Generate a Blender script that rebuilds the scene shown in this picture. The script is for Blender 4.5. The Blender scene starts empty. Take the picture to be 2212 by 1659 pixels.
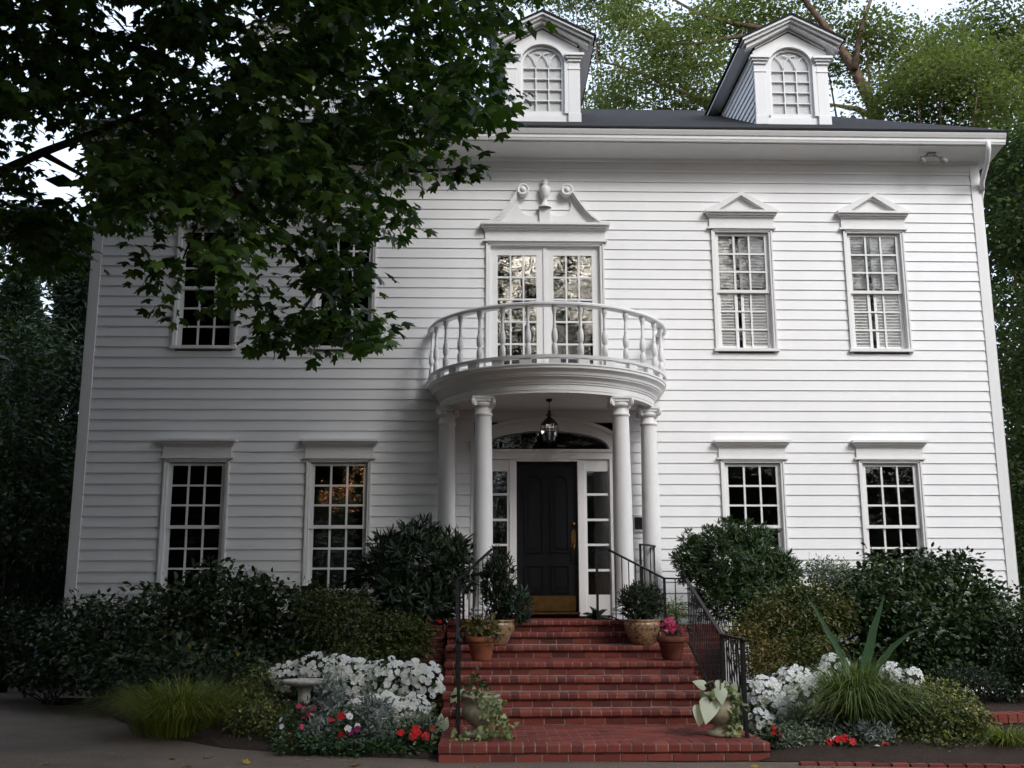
import bpy, math, random
import numpy as np
from mathutils import Vector, Matrix
rad = math.radians
random.seed(7); RNG = np.random.default_rng(11)
SC = bpy.context.scene; COL = SC.collection

# ------------------------------------------------------------------ camera
F, PIT, YAW, ROL = 2300.0, 0.19928, 0.0303, -0.0023
CAM = np.array([-1.0681, -16.9323, 0.2138])
cd = bpy.data.cameras.new('camera'); cam = bpy.data.objects.new('camera', cd); COL.objects.link(cam)
cd.sensor_width = 36.0; cd.lens = F / 2212 * 36.0; cd.clip_start = 0.1; cd.clip_end = 2000
cam.location = CAM
cam.rotation_euler = (Matrix.Rotation(-YAW, 3, 'Z') @ Matrix.Rotation(math.pi/2 + PIT, 3, 'X') @ Matrix.Rotation(ROL, 3, 'Z')).to_euler()
SC.camera = cam

# ------------------------------------------------------------------ light
SUN_EL, SUN_AZ = 40.0, 35.0     # azimuth: degrees from -Y (towards the viewer) to +X (right)
sdir = Vector((math.sin(rad(SUN_AZ))*math.cos(rad(SUN_EL)), -math.cos(rad(SUN_AZ))*math.cos(rad(SUN_EL)), math.sin(rad(SUN_EL))))
W = bpy.data.worlds.new('World'); SC.world = W; W.use_nodes = True
nt = W.node_tree; nt.nodes.clear()
def wn(t, **k):
    n = nt.nodes.new(t)
    for a, b in k.items(): setattr(n, a, b)
    return n
sky = wn('ShaderNodeTexSky', sky_type='NISHITA'); sky.sun_disc = False
sky.sun_elevation = rad(SUN_EL); sky.sun_rotation = math.atan2(sdir.x, sdir.y)
sky.air_density = 1.6; sky.dust_density = 4.0; sky.ozone_density = 1.0
hs = wn('ShaderNodeHueSaturation'); hs.inputs['Saturation'].default_value = 0.42
bg = wn('ShaderNodeBackground'); bg.inputs['Strength'].default_value = 0.15
wo = wn('ShaderNodeOutputWorld')
nt.links.new(sky.outputs[0], hs.inputs['Color']); ov = wn('ShaderNodeMix'); ov.data_type = 'RGBA'; ov.inputs[0].default_value = 0.72; ov.inputs[7].default_value = (2.6, 3.05, 3.9, 1)   # thin even overcast over the clear sky
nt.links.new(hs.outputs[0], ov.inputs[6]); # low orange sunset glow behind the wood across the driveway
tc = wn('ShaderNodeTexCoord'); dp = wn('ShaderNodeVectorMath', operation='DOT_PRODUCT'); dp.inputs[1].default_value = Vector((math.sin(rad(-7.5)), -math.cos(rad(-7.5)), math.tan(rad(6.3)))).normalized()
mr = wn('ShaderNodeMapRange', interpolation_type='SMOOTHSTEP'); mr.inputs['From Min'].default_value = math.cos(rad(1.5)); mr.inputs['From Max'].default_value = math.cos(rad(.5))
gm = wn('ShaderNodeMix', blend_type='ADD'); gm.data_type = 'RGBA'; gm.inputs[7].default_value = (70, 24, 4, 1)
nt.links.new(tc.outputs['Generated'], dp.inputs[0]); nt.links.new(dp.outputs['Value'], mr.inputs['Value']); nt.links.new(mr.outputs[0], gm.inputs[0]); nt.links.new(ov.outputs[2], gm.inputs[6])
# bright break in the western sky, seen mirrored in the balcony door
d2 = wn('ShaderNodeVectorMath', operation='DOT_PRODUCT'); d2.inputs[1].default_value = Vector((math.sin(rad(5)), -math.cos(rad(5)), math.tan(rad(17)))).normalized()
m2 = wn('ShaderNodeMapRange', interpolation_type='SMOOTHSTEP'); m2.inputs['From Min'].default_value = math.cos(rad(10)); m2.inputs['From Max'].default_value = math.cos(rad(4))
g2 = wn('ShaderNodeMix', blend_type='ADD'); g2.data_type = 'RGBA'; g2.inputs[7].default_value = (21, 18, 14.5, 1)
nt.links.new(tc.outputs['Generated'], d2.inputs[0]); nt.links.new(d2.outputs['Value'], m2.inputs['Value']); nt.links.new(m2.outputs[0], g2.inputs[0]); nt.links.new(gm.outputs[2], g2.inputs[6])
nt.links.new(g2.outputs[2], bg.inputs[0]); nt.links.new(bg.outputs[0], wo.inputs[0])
sl = bpy.data.lights.new('sun', 'SUN'); sl.energy = 0.72; sl.angle = rad(18); sl.color = (1.0, 0.98, 0.96)
so = bpy.data.objects.new('sun', sl); COL.objects.link(so); so.rotation_euler = (-sdir).to_track_quat('-Z', 'Y').to_euler(); so.location = (8, -20, 25)
SC.view_settings.view_transform = 'Standard'; SC.view_settings.look = 'None'; SC.view_settings.exposure = 1.40; SC.view_settings.gamma = 1.0
cy_ = SC.cycles
cy_.max_bounces = 7; cy_.diffuse_bounces = 3; cy_.glossy_bounces = 3; cy_.transmission_bounces = 4; cy_.transparent_max_bounces = 8
cy_.use_denoising = True; cy_.caustics_reflective = False; cy_.caustics_refractive = False
cy_.use_adaptive_sampling = True; cy_.adaptive_threshold = 0.02

# ------------------------------------------------------------------ helpers
_cp, _sp, _cy, _sy = math.cos(PIT), math.sin(PIT), math.cos(YAW), math.sin(YAW)
def at(u, v, Y):
    """a point of the place at depth Y, found on the photograph (2212 px wide)"""
    a, b = (np.asarray(u, float)-1106)/F, (np.asarray(v, float)-829.5)/F
    a, b = math.cos(-ROL)*a-math.sin(-ROL)*b, math.sin(-ROL)*a+math.cos(-ROL)*b
    yr = _cp+_sp*b; z = _sp-_cp*b
    dx, dy = _cy*a+_sy*yr, -_sy*a+_cy*yr
    t = (np.asarray(Y, float)-CAM[1])/dy
    return np.stack([CAM[0]+dx*t, CAM[1]+dy*t, CAM[2]+z*t], -1)
def atz(u, v, z):
    a, b = at(u, v, 0), at(u, v, -8); t = (z-a[2])/(b[2]-a[2]); p = a+(b-a)*t; return (float(p[0]), float(p[1]))
def A3(u, v, Y): return tuple(float(q) for q in at(u, v, Y))
def nrm(a): return a/np.maximum(np.linalg.norm(a, axis=-1, keepdims=True), 1e-9)

def link(name, me, parent=None, mats=()):
    for m in mats: me.materials.append(m)
    o = bpy.data.objects.new(name, me); COL.objects.link(o)
    if parent is not None: o.parent = parent
    return o
def tag(o, label, cat=None, group=None, kind=None):
    o['label'] = label
    if cat: o['category'] = cat
    if group: o['group'] = group
    if kind: o['kind'] = kind
    return o
def thing(name, label, cat, loc=(0, 0, 0), group=None):
    o = bpy.data.objects.new(name, None); COL.objects.link(o); o.location = loc; o.empty_display_size = .2
    return tag(o, label, cat, group)
def copy_tree(o, parent=None):
    c = o.copy(); COL.objects.link(c)
    if parent is not None: c.parent = parent
    for ch in list(o.children): copy_tree(ch, c)
    return c

class MB:
    def __init__(s): s.v = []; s.f = []; s.m = []; s.sm = []
    def add(s, vs, fs, mi=0, smooth=False):
        b = len(s.v); s.v += [tuple(float(c) for c in v) for v in vs]
        for f in fs: s.f.append([b+i for i in f]); s.m.append(mi); s.sm.append(smooth)
        return s
    def box(s, x0, x1, y0, y1, z0, z1, mi=0):
        return s.add([(x0,y0,z0),(x1,y0,z0),(x1,y1,z0),(x0,y1,z0),(x0,y0,z1),(x1,y0,z1),(x1,y1,z1),(x0,y1,z1)],
                     [(0,3,2,1),(4,5,6,7),(0,1,5,4),(1,2,6,5),(2,3,7,6),(3,0,4,7)], mi)
    def cbox(s, x0, x1, y0, y1, z0, z1, c=.004, mi=0):
        """box whose front (y0) edges are chamfered"""
        return s.add([(x0,y0+c,z0),(x1,y0+c,z0),(x1,y0+c,z1),(x0,y0+c,z1),(x0+c,y0,z0+c),(x1-c,y0,z0+c),(x1-c,y0,z1-c),(x0+c,y0,z1-c),
                      (x0,y1,z0),(x1,y1,z0),(x1,y1,z1),(x0,y1,z1)],
                     [(4,5,6,7),(0,1,5,4),(1,2,6,5),(2,3,7,6),(3,0,4,7),(8,9,1,0),(9,10,2,1),(10,11,3,2),(11,8,0,3),(11,10,9,8)], mi)
    def prism(s, poly, y0, y1, mi=0):
        """poly in XZ extruded along Y"""
        n = len(poly)
        return s.add([(x, y0, z) for x, z in poly]+[(x, y1, z) for x, z in poly],
                     [list(range(n)), list(range(2*n-1, n-1, -1))]+[(i, i+n, (i+1) % n+n, (i+1) % n) for i in range(n)], mi)
    def xprism(s, poly, x0, x1, mi=0, smooth=False):
        """poly in YZ extruded along X"""
        n = len(poly)
        return s.add([(x0, y, z) for y, z in poly]+[(x1, y, z) for y, z in poly],
                     [list(range(n-1, -1, -1)), list(range(n, 2*n))]+[(i, (i+1) % n, (i+1) % n+n, i+n) for i in range(n)], mi, smooth)
    def ring(s, outer, inner, y0, y1, mi=0, closed=True):
        """band between two equally long XZ outlines"""
        n = len(outer); b = [(x, y0, z) for x, z in outer]+[(x, y0, z) for x, z in inner]+[(x, y1, z) for x, z in outer]+[(x, y1, z) for x, z in inner]
        fs = []
        for i in range(n if closed else n-1):
            j = (i+1) % n
            fs += [(i, i+n, j+n, j), (i, j, j+2*n, i+2*n), (i+n, i+3*n, j+3*n, j+n), (i+2*n, j+2*n, j+3*n, i+3*n)]
        if not closed:
            e = n-1; fs += [(0, 2*n, 3*n, n), (e, e+n, e+3*n, e+2*n)]
        return s.add(b, fs, mi)
    def lathe(s, prof, c=(0, 0, 0), seg=24, a0=0., a1=360., mi=0, smooth=True, sq=False):
        full = abs(a1-a0) >= 359.9; n = seg if full else seg+1; vs = []
        for r, z in prof:
            for i in range(n):
                a = rad(a0+(a1-a0)*i/seg); vs.append((c[0]+r*math.cos(a), c[1]+r*math.sin(a), c[2]+z))
        fs = []
        for k in range(len(prof)-1):
            for i in range(seg):
                j = (i+1) % n; fs.append((k*n+i, k*n+j, (k+1)*n+j, (k+1)*n+i))
        return s.add(vs, fs, mi, smooth)
    def tube(s, pts, r, seg=8, mi=0, smooth=True, caps=True):
        pts = [Vector(p) for p in pts]; n = len(pts)
        rs = r if hasattr(r, '__len__') else [r]*n
        vs = []; up = Vector((0, 0, 1)); pu = None
        for i, p in enumerate(pts):
            d = (pts[min(i+1, n-1)]-pts[max(i-1, 0)]).normalized()
            if pu is None:
                pu = d.orthogonal().normalized()
            pu = (pu-d*pu.dot(d)); pu = pu.normalized() if pu.length > 1e-6 else d.orthogonal().normalized()
            w = d.cross(pu)
            for k in range(seg):
                a = 2*math.pi*k/seg; vs.append(p+(pu*math.cos(a)+w*math.sin(a))*rs[i])
        fs = [(i*seg+k, i*seg+(k+1) % seg, (i+1)*seg+(k+1) % seg, (i+1)*seg+k) for i in range(n-1) for k in range(seg)]
        if caps: fs += [list(range(seg-1, -1, -1)), list(range((n-1)*seg, n*seg))]
        return s.add(vs, fs, mi, smooth)
    def bar(s, p, q, w, h=None, mi=0):
        """square bar from p to q"""
        h = h or w; p = Vector(p); q = Vector(q); d = (q-p).normalized()
        side = d.cross(Vector((0, 0, 1)))
        side = side.normalized() if side.length > 1e-4 else Vector((1, 0, 0))
        up = side.cross(d)
        vs = [b+side*sx*w/2+up*sz*h/2 for b in (p, q) for sx, sz in ((-1,-1),(1,-1),(1,1),(-1,1))]
        return s.add(vs, [(0,3,2,1),(4,5,6,7),(0,1,5,4),(1,2,6,5),(2,3,7,6),(3,0,4,7)], mi)
    def build(s, name, mats, parent=None, origin=None):
        me = bpy.data.meshes.new(name); vs = s.v
        if origin is not None: vs = [(x-origin[0], y-origin[1], z-origin[2]) for x, y, z in vs]
        me.from_pydata(vs, [], s.f)
        me.polygons.foreach_set('material_index', s.m); me.polygons.foreach_set('use_smooth', s.sm); me.update()
        return link(name, me, parent, mats if isinstance(mats, (list, tuple)) else [mats])

def fastmesh(name, V, T, mat, parent=None, origin=None, smooth=False):
    V = np.asarray(V, np.float32).reshape(-1, 3); T = np.asarray(T, np.int32).reshape(-1, 3)
    if origin is not None: V = V-np.asarray(origin, np.float32)
    me = bpy.data.meshes.new(name); me.vertices.add(len(V)); me.vertices.foreach_set('co', V.ravel())
    me.loops.add(T.size); me.loops.foreach_set('vertex_index', T.ravel())
    me.polygons.add(len(T)); me.polygons.foreach_set('loop_start', np.arange(0, T.size, 3, dtype=np.int32))
    if smooth: me.polygons.foreach_set('use_smooth', np.ones(len(T), bool))
    me.update(calc_edges=True); me.validate()
    return link(name, me, parent, [mat])

# leaf templates: x across, y along the blade (0..1), z out of it
def tmpl_maple():
    ang = [0, 10, 17, 26, 40, 50, 58, 72, 88, 106, 118, 140, 165]
    rr = [.72, .52, .5, .34, .56, .58, .7, .46, .33, .46, .36, .25, .2]
    pts = [(math.sin(rad(a))*r, .30+math.cos(rad(a))*r) for a, r in zip(ang, rr)]
    full = pts+[(0, .08)]+[(-x, y) for x, y in reversed(pts[1:])]
    V = [(0, .30, .03)]+[(x, y, -.35*(x*x)-.10*(y-.3)**2) for x, y in full]; n = len(full)
    return np.array(V), np.array([(0, 1+i, 1+(i+1) % n) for i in range(n)])
def tmpl_oval(w=.42, fold=.12):
    V = [(0, 0, 0), (w*.5, .30, fold*.6), (w*.42, .68, fold*.5), (0, 1, -.06), (-w*.42, .68, fold*.5), (-w*.5, .30, fold*.6), (0, .5, 0)]
    return np.array(V), np.array([(0, 1, 6), (1, 2, 6), (2, 3, 6), (3, 4, 6), (4, 5, 6), (5, 0, 6)])
def tmpl_tri(w=.5):
    return np.array([(0, 0, 0), (w*.5, .45, .08), (0, 1, 0), (-w*.5, .45, .08)]), np.array([(0, 1, 2), (0, 2, 3)])
def tmpl_ivy():
    V = [(0, .35, .03), (0, 0, 0), (.22, -.08, 0), (.48, .18, -.06), (.24, .42, 0), (.28, .6, 0), (0, 1, -.1), (-.28, .6, 0), (-.24, .42, 0), (-.48, .18, -.06), (-.22, -.08, 0)]
    n = 10; return np.array(V, float), np.array([(0, 1+i, 1+(i+1) % n) for i in range(n)])
def tmpl_heart():
    V = [(0, .34, .02), (0, .06, 0), (.16, -.14, -.01), (.36, -.08, -.05), (.43, .16, -.07), (.34, .46, -.05), (.17, .78, -.05), (0, 1.02, -.12), (-.17, .78, -.05), (-.34, .46, -.05), (-.43, .16, -.07), (-.36, -.08, -.05), (-.16, -.14, -.01)]
    n = 12; return np.array(V, float), np.array([(0, 1+i, 1+(i+1) % n) for i in range(n)])
HEART = tmpl_heart(); MEDIUM = tmpl_oval(.34, .08)
MAPLE, OVAL, NARROW, TRI, IVY = tmpl_maple(), tmpl_oval(.5), tmpl_oval(.2, .04), tmpl_tri(.55), tmpl_ivy()
NEEDLE = tmpl_tri(.16)
def leaves(P, tip, nor, L, T, wj=.25):
    """template T placed at P, pointing along tip, facing nor, length L"""
    tv, tf = T; n = len(P); tip = nrm(tip); nor = nrm(nor-tip*np.sum(nor*tip, -1, keepdims=True)); ac = np.cross(tip, nor)
    L = np.broadcast_to(np.asarray(L, float), (n,))[:, None, None]
    wx = 1+RNG.uniform(-wj, wj, (n, 1, 1))
    V = P[:, None, :]+L*(tv[None, :, 0:1]*wx*ac[:, None, :]+tv[None, :, 1:2]*tip[:, None, :]+tv[None, :, 2:3]*nor[:, None, :])
    Fc = tf[None]+(np.arange(n)*len(tv))[:, None, None]
    return V.reshape(-1, 3), Fc.reshape(-1, 3)
def join(*parts):
    V = []; T = []; b = 0
    for v, t in parts: V.append(v); T.append(t+b); b += len(v)
    return np.concatenate(V), np.concatenate(T)
def rdir(n): return nrm(RNG.normal(size=(n, 3)))
def ell(n, c, r, lo=.55, hi=1.0):
    d = rdir(n); s = RNG.uniform(lo**3, hi**3, (n, 1))**(1/3)
    return np.asarray(c)+d*s*np.asarray(r), d

# ------------------------------------------------------------------ materials
def mat(name):
    m = bpy.data.materials.new(name); m.use_nodes = True; t = m.node_tree; t.nodes.clear()
    out = t.nodes.new('ShaderNodeOutputMaterial'); return m, t, out
def nd(t, kind, **k):
    n = t.nodes.new(kind)
    for a, b in k.items():
        if a in n.inputs: n.inputs[a].default_value = b
        else: setattr(n, a, b)
    return n
def ramp(t, fac, stops):
    r = t.nodes.new('ShaderNodeValToRGB'); e = r.color_ramp.elements
    while len(e) < len(stops): e.new(.5)
    for i, (p, c) in enumerate(stops): e[i].position = p; e[i].color = (*c, 1)
    t.links.new(fac, r.inputs[0]); return r.outputs[0]
def mixc(t, fac, a, b, bt='MIX'):
    n = t.nodes.new('ShaderNodeMix'); n.data_type = 'RGBA'; n.blend_type = bt
    for sock, val in ((n.inputs[0], fac), (n.inputs[6], a), (n.inputs[7], b)):
        if hasattr(val, 'links'): t.links.new(val, sock)
        elif isinstance(val, (int, float)): sock.default_value = val
        else: sock.default_value = (*val, 1)
    return n.outputs[2]
def objco(t): return t.nodes.new('ShaderNodeTexCoord').outputs['Object']
def geopos(t): return t.nodes.new('ShaderNodeNewGeometry').outputs['Position']
def noise(t, co, scale, det=4, rough=.6):
    n = nd(t, 'ShaderNodeTexNoise', Scale=scale, Detail=det, Roughness=rough); t.links.new(co, n.inputs['Vector']); return n.outputs['Fac']
def bump(t, h, strength=.3, dist=.01):
    b = nd(t, 'ShaderNodeBump', Strength=strength, Distance=dist); t.links.new(h, b.inputs['Height']); return b.outputs[0]
def paint(name, c, rough=.45, dirt=.06, sc=1.3, bumpy=.15, spec=.4):
    m, t, out = mat(name); p = nd(t, 'ShaderNodeBsdfPrincipled', Roughness=rough); p.inputs['Specular IOR Level'].default_value = spec
    co = geopos(t); mp = nd(t, 'ShaderNodeMapping'); mp.inputs['Scale'].default_value = (1, 1, .25); t.links.new(co, mp.inputs[0])
    n1 = noise(t, mp.outputs[0], sc*3, 6); n2 = noise(t, co, 60, 3)
    d = tuple(x*(1-dirt*1.2) for x in c); c1 = ramp(t, n1, [(.3, d), (.62, c)])
    t.links.new(c1, p.inputs['Base Color']); t.links.new(bump(t, n2, bumpy, .004), p.inputs['Normal'])
    t.links.new(p.outputs[0], out.inputs[0]); return m
def leafmat(name, stops, transl=.25, rough=.5, spec=.35, vary=.7):
    """colour drawn for each leaf; patch adds pale blotches (variegation)"""
    m, t, out = mat(name); g = t.nodes.new('ShaderNodeNewGeometry')
    n = noise(t, g.outputs['Position'], 1.4, 3)
    mm = nd(t, 'ShaderNodeMath', operation='MULTIPLY_ADD'); t.links.new(n, mm.inputs[0]); mm.inputs[1].default_value = .9
    m2 = nd(t, 'ShaderNodeMath', operation='MULTIPLY_ADD'); t.links.new(g.outputs['Random Per Island'], m2.inputs[0]); m2.inputs[1].default_value = vary; m2.inputs[2].default_value = .05-vary/2
    t.links.new(m2.outputs[0], mm.inputs[2])
    c = ramp(t, mm.outputs[0], stops)
    p = nd(t, 'ShaderNodeBsdfPrincipled', Roughness=rough); p.inputs['Specular IOR Level'].default_value = spec
    t.links.new(c, p.inputs['Base Color'])
    tr = nd(t, 'ShaderNodeBsdfTranslucent'); c2 = mixc(t, 1.0, c, (1.0, 1.15, .5), 'MULTIPLY'); t.links.new(c2, tr.inputs[0])
    mx = nd(t, 'ShaderNodeMixShader'); mx.inputs[0].default_value = transl
    t.links.new(p.outputs[0], mx.inputs[1]); t.links.new(tr.outputs[0], mx.inputs[2]); t.links.new(mx.outputs[0], out.inputs[0]); return m
def plain(name, c, rough=.5, metal=0., nscale=0, c2=None, bumpy=0., spec=.5, lo=.35, hi=.65):
    m, t, out = mat(name); p = nd(t, 'ShaderNodeBsdfPrincipled', Roughness=rough, Metallic=metal); p.inputs['Specular IOR Level'].default_value = spec
    p.inputs['Base Color'].default_value = (*c, 1)
    if nscale:
        n = noise(t, geopos(t), nscale, 5, .65); t.links.new(ramp(t, n, [(lo, c), (hi, c2 or tuple(x*.7 for x in c))]), p.inputs['Base Color'])
        if bumpy: t.links.new(bump(t, n, bumpy, .01), p.inputs['Normal'])
    t.links.new(p.outputs[0], out.inputs[0]); return m

M = {}
M['siding'] = paint('white_siding_paint', (.81, .81, .81), .5, .03, 1.0, .12)
M['trim'] = paint('white_trim_paint', (.77, .765, .755), .42, .04, 1.6, .08)
M['column'] = paint('white_column_paint', (.78, .775, .77), .4, .03, 1.0, .05)
M['blind'] = paint('pale_blind', (.74, .74, .73), .8, .03)
M['shutter'] = paint('grey_white_shutter', (.82, .82, .80), .6, .02)
M['doorpaint'] = plain('black_door_paint', (.007, .008, .010), .42, 0, 14, (.010, .011, .013), .05, .12)
M['iron'] = plain('black_wrought_iron', (.006, .006, .008), .45, .0, 30, (.010, .010, .011), .2, .25)
M['brass'] = plain('aged_brass', (.17, .10, .035), .36, 1.0, 9, (.11, .065, .025))
M['bronze'] = plain('dark_lantern_metal', (.012, .013, .012), .4, .3)
M['concrete'] = plain('grey_cast_stone', (.44, .43, .40), .85, 0, 26, (.27, .26, .235), .5, .2)
M['urn'] = plain('weathered_urn_stone', (.36, .33, .25), .85, 0, 11, (.20, .17, .11), .35, .2)
M['terra'] = plain('terracotta', (.30, .105, .055), .8, 0, 8, (.21, .075, .04), .2, .2)
M['terra_dark'] = plain('dark_terracotta', (.17, .05, .03), .7, 0, 8, (.11, .035, .022), .2, .25)
M['soil'] = plain('potting_soil', (.022, .015, .01), .95, 0, 40, (.04, .028, .018), .5, .1)
M['mortar'] = plain('mortar', (.36, .285, .245), .95, 0, 30, (.16, .11, .095), .5, .1)
M['bark'] = plain('grey_brown_bark', (.055, .042, .033), .95, 0, 9, (.022, .018, .015), .8, .1)
M['bark_pale'] = plain('pale_brown_bark', (.20, .135, .095), .95, 0, 7, (.075, .055, .042), .8, .1)
M['room'] = plain('dim_room_wall', (.045, .042, .04), .9, 0, 2, (.03, .028, .026))  # near-black colour stands in for the darkness inside the rooms
M['basket'] = plain('brown_wicker', (.16, .075, .04), .8, 0, 40, (.07, .035, .02), .6, .2)
M['gravel_white'] = plain('white_pebble', (.45, .43, .38), .9)

def m_brick():
    m, t, out = mat('red_brick'); g = t.nodes.new('ShaderNodeNewGeometry'); p = nd(t, 'ShaderNodeBsdfPrincipled', Roughness=.72); p.inputs['Specular IOR Level'].default_value = .3
    c = ramp(t, g.outputs['Random Per Island'], [(0, (.088, .017, .013)), (.3, (.145, .024, .017)), (.6, (.185, .033, .022)), (.85, (.225, .052, .034)), (1, (.115, .024, .018))])
    n = noise(t, g.outputs['Position'], 38, 5, .7); c2 = mixc(t, ramp(t, n, [(.42, (0, 0, 0)), (.8, (.55, .55, .55))]), c, (.10, .045, .04))
    n3 = noise(t, g.outputs['Position'], 4, 4, .7); c3 = mixc(t, ramp(t, n3, [(.55, (0, 0, 0)), (.9, (.3, .3, .3))]), c2, (.22, .12, .10))
    t.links.new(c3, p.inputs['Base Color']); t.links.new(bump(t, n, .5, .006), p.inputs['Normal']); t.links.new(p.outputs[0], out.inputs[0]); return m
M['brick'] = m_brick()
def m_shingle():
    m, t, out = mat('dark_asphalt_shingles'); p = nd(t, 'ShaderNodeBsdfPrincipled', Roughness=.9); p.inputs['Specular IOR Level'].default_value = .25
    co = geopos(t); b = nd(t, 'ShaderNodeTexBrick', Scale=1.0); b.inputs['Brick Width'].default_value = .30; b.inputs['Row Height'].default_value = .14; b.inputs['Mortar Size'].default_value = .008
    b.inputs['Color1'].default_value = (.014, .014, .017, 1); b.inputs['Color2'].default_value = (.026, .026, .029, 1); b.inputs['Mortar'].default_value = (.012, .012, .013, 1)
    t.links.new(co, b.inputs['Vector']); n = noise(t, co, 90, 4); c = mixc(t, .5, b.outputs[0], ramp(t, n, [(.3, (.008, .008, .009)), (.7, (.036, .035, .038))]))
    t.links.new(c, p.inputs['Base Color']); t.links.new(bump(t, n, .5, .01), p.inputs['Normal']); t.links.new(p.outputs[0], out.inputs[0]); return m
M['shingle'] = m_shingle()
def m_glass(name, wave=.10, tint=(.92, .95, .94), sc=3.2, refl=1.2):
    m, t, out = mat(name); co = geopos(t); mp = nd(t, 'ShaderNodeMapping'); mp.inputs['Scale'].default_value = (1, 1, 1.6); t.links.new(co, mp.inputs[0])
    nz = nd(t, 'ShaderNodeTexNoise', Scale=sc, Detail=2.5, Roughness=.55); t.links.new(mp.outputs[0], nz.inputs['Vector'])
    bn = bump(t, nz.outputs['Fac'], wave, .05)
    gl = nd(t, 'ShaderNodeBsdfGlossy', Roughness=.0); gl.inputs['Color'].default_value = (1, 1, 1, 1); t.links.new(bn, gl.inputs['Normal'])
    tr = nd(t, 'ShaderNodeBsdfTransparent'); tr.inputs[0].default_value = (*tint, 1)
    fr = nd(t, 'ShaderNodeFresnel', IOR=1.55); mx = nd(t, 'ShaderNodeMixShader')
    k = nd(t, 'ShaderNodeMath', operation='MULTIPLY'); k.inputs[1].default_value = refl; t.links.new(fr.outputs[0], k.inputs[0])
    t.links.new(k.outputs[0], mx.inputs[0]); t.links.new(tr.outputs[0], mx.inputs[1]); t.links.new(gl.outputs[0], mx.inputs[2]); t.links.new(mx.outputs[0], out.inputs[0]); return m
M['glass'] = m_glass('window_glass', .025, (.98, .985, .98), refl=.8); M['oldglass'] = m_glass('wavy_window_glass', .04, sc=4.5, refl=1.8); M['dullglass'] = m_glass('dull_dormer_glass', .02, (1, 1, 1), refl=.25)
def m_pot():
    m, t, out = mat('speckled_tan_glaze'); co = geopos(t); v = nd(t, 'ShaderNodeTexVoronoi', Scale=38.); t.links.new(co, v.inputs['Vector'])
    n = noise(t, co, 24, 4); p = nd(t, 'ShaderNodeBsdfPrincipled', Roughness=.28)
    c = mixc(t, ramp(t, n, [(.48, (0, 0, 0)), (.62, (1, 1, 1))]), (.33, .215, .12), (.085, .045, .025))
    t.links.new(c, p.inputs['Base Color']); t.links.new(bump(t, v.outputs['Distance'], .4, .006), p.inputs['Normal']); t.links.new(p.outputs[0], out.inputs[0]); return m
M['pot'] = m_pot()
def m_ground(name, a, b, sc, sc2, rough=.9, bs=.6, c3=None):
    m, t, out = mat(name); co = geopos(t); n1 = noise(t, co, sc, 6, .7); n2 = noise(t, co, sc2, 3, .6)
    c = ramp(t, n2, [(.35, a), (.62, b)])
    if c3: c = mixc(t, ramp(t, n1, [(.45, (0, 0, 0)), (.75, (.8, .8, .8))]), c, c3)
    else: c = mixc(t, .45, c, ramp(t, n1, [(.3, tuple(x*.6 for x in a)), (.7, b)]))
    p = nd(t, 'ShaderNodeBsdfPrincipled', Roughness=rough); p.inputs['Specular IOR Level'].default_value = .25
    t.links.new(c, p.inputs['Base Color']); t.links.new(bump(t, n2, bs, .012), p.inputs['Normal']); t.links.new(p.outputs[0], out.inputs[0]); return m
M['lawn'] = m_ground('dark_woodland_floor', (.022, .026, .012), (.035, .03, .018), 1.2, 22)
M['mulch'] = m_ground('dark_bark_mulch', (.018, .012, .009), (.045, .03, .022), 9, 60, .95, 1.0)
M['drive'] = m_ground('exposed_aggregate', (.07, .055, .042), (.19, .15, .115), .7, 85, .85, .9, (.055, .047, .038))

G3 = lambda *c: [(i/(len(c)-1)*.8+.1, x) for i, x in enumerate(c)]
M['maple'] = leafmat('maple_leaf', G3((.011, .028, .007), (.025, .058, .011), (.05, .097, .017), (.085, .14, .024)), .45, .45)
M['maple_top'] = leafmat('maple_leaf_upper', G3((.010, .026, .007), (.020, .050, .010), (.038, .080, .014)), .3, .45)
M['elm'] = leafmat('elm_leaf', G3((.065, .092, .034), (.105, .135, .05), (.15, .17, .066), (.20, .205, .095)), .5, .7, .1, .4)
M['elm2'] = leafmat('blue_green_leaf', G3((.07, .095, .045), (.095, .125, .058), (.125, .155, .07)), .45, .7, .1, .4)
M['woods2'] = leafmat('wood_edge_leaf', G3((.020, .038, .012), (.038, .062, .018), (.066, .092, .026)), .35, .6, .2)
M['woods'] = leafmat('dark_wood_leaf', G3((.012, .028, .009), (.024, .046, .014), (.045, .072, .018)), .3, .5)
M['spruce'] = leafmat('spruce_needle', G3((.010, .024, .014), (.018, .038, .020), (.032, .056, .028)), .1, .6)
M['camellia'] = leafmat('camellia_leaf', G3((.012, .026, .009), (.022, .042, .012), (.040, .066, .018)), .18, .38, .35)
M['yew'] = leafmat('yew_leaf', G3((.016, .036, .012), (.028, .058, .016), (.052, .088, .024)), .2, .5)
M['pieris'] = leafmat('pieris_leaf', G3((.012, .026, .014), (.020, .038, .018), (.038, .058, .024)), .15, .4)
M['azalea'] = leafmat('azalea_leaf', G3((.022, .038, .010), (.045, .062, .014), (.085, .095, .02)), .25, .5)
M['barberry'] = leafmat('barberry_leaf', G3((.05, .045, .014), (.10, .085, .02), (.16, .12, .025)), .25, .5)
M['nandina'] = leafmat('nandina_leaf', G3((.02, .038, .010), (.042, .066, .014), (.085, .10, .02), (.13, .09, .03)), .25, .5)
M['euonymus'] = leafmat('variegated_leaf', G3((.016, .034, .012), (.03, .055, .015), (.11, .12, .03), (.30, .29, .08)), .2, .4)
M['silver'] = leafmat('silver_leaf', G3((.10, .125, .12), (.18, .21, .20), (.27, .30, .29)), .15, .8, .1)
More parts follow.
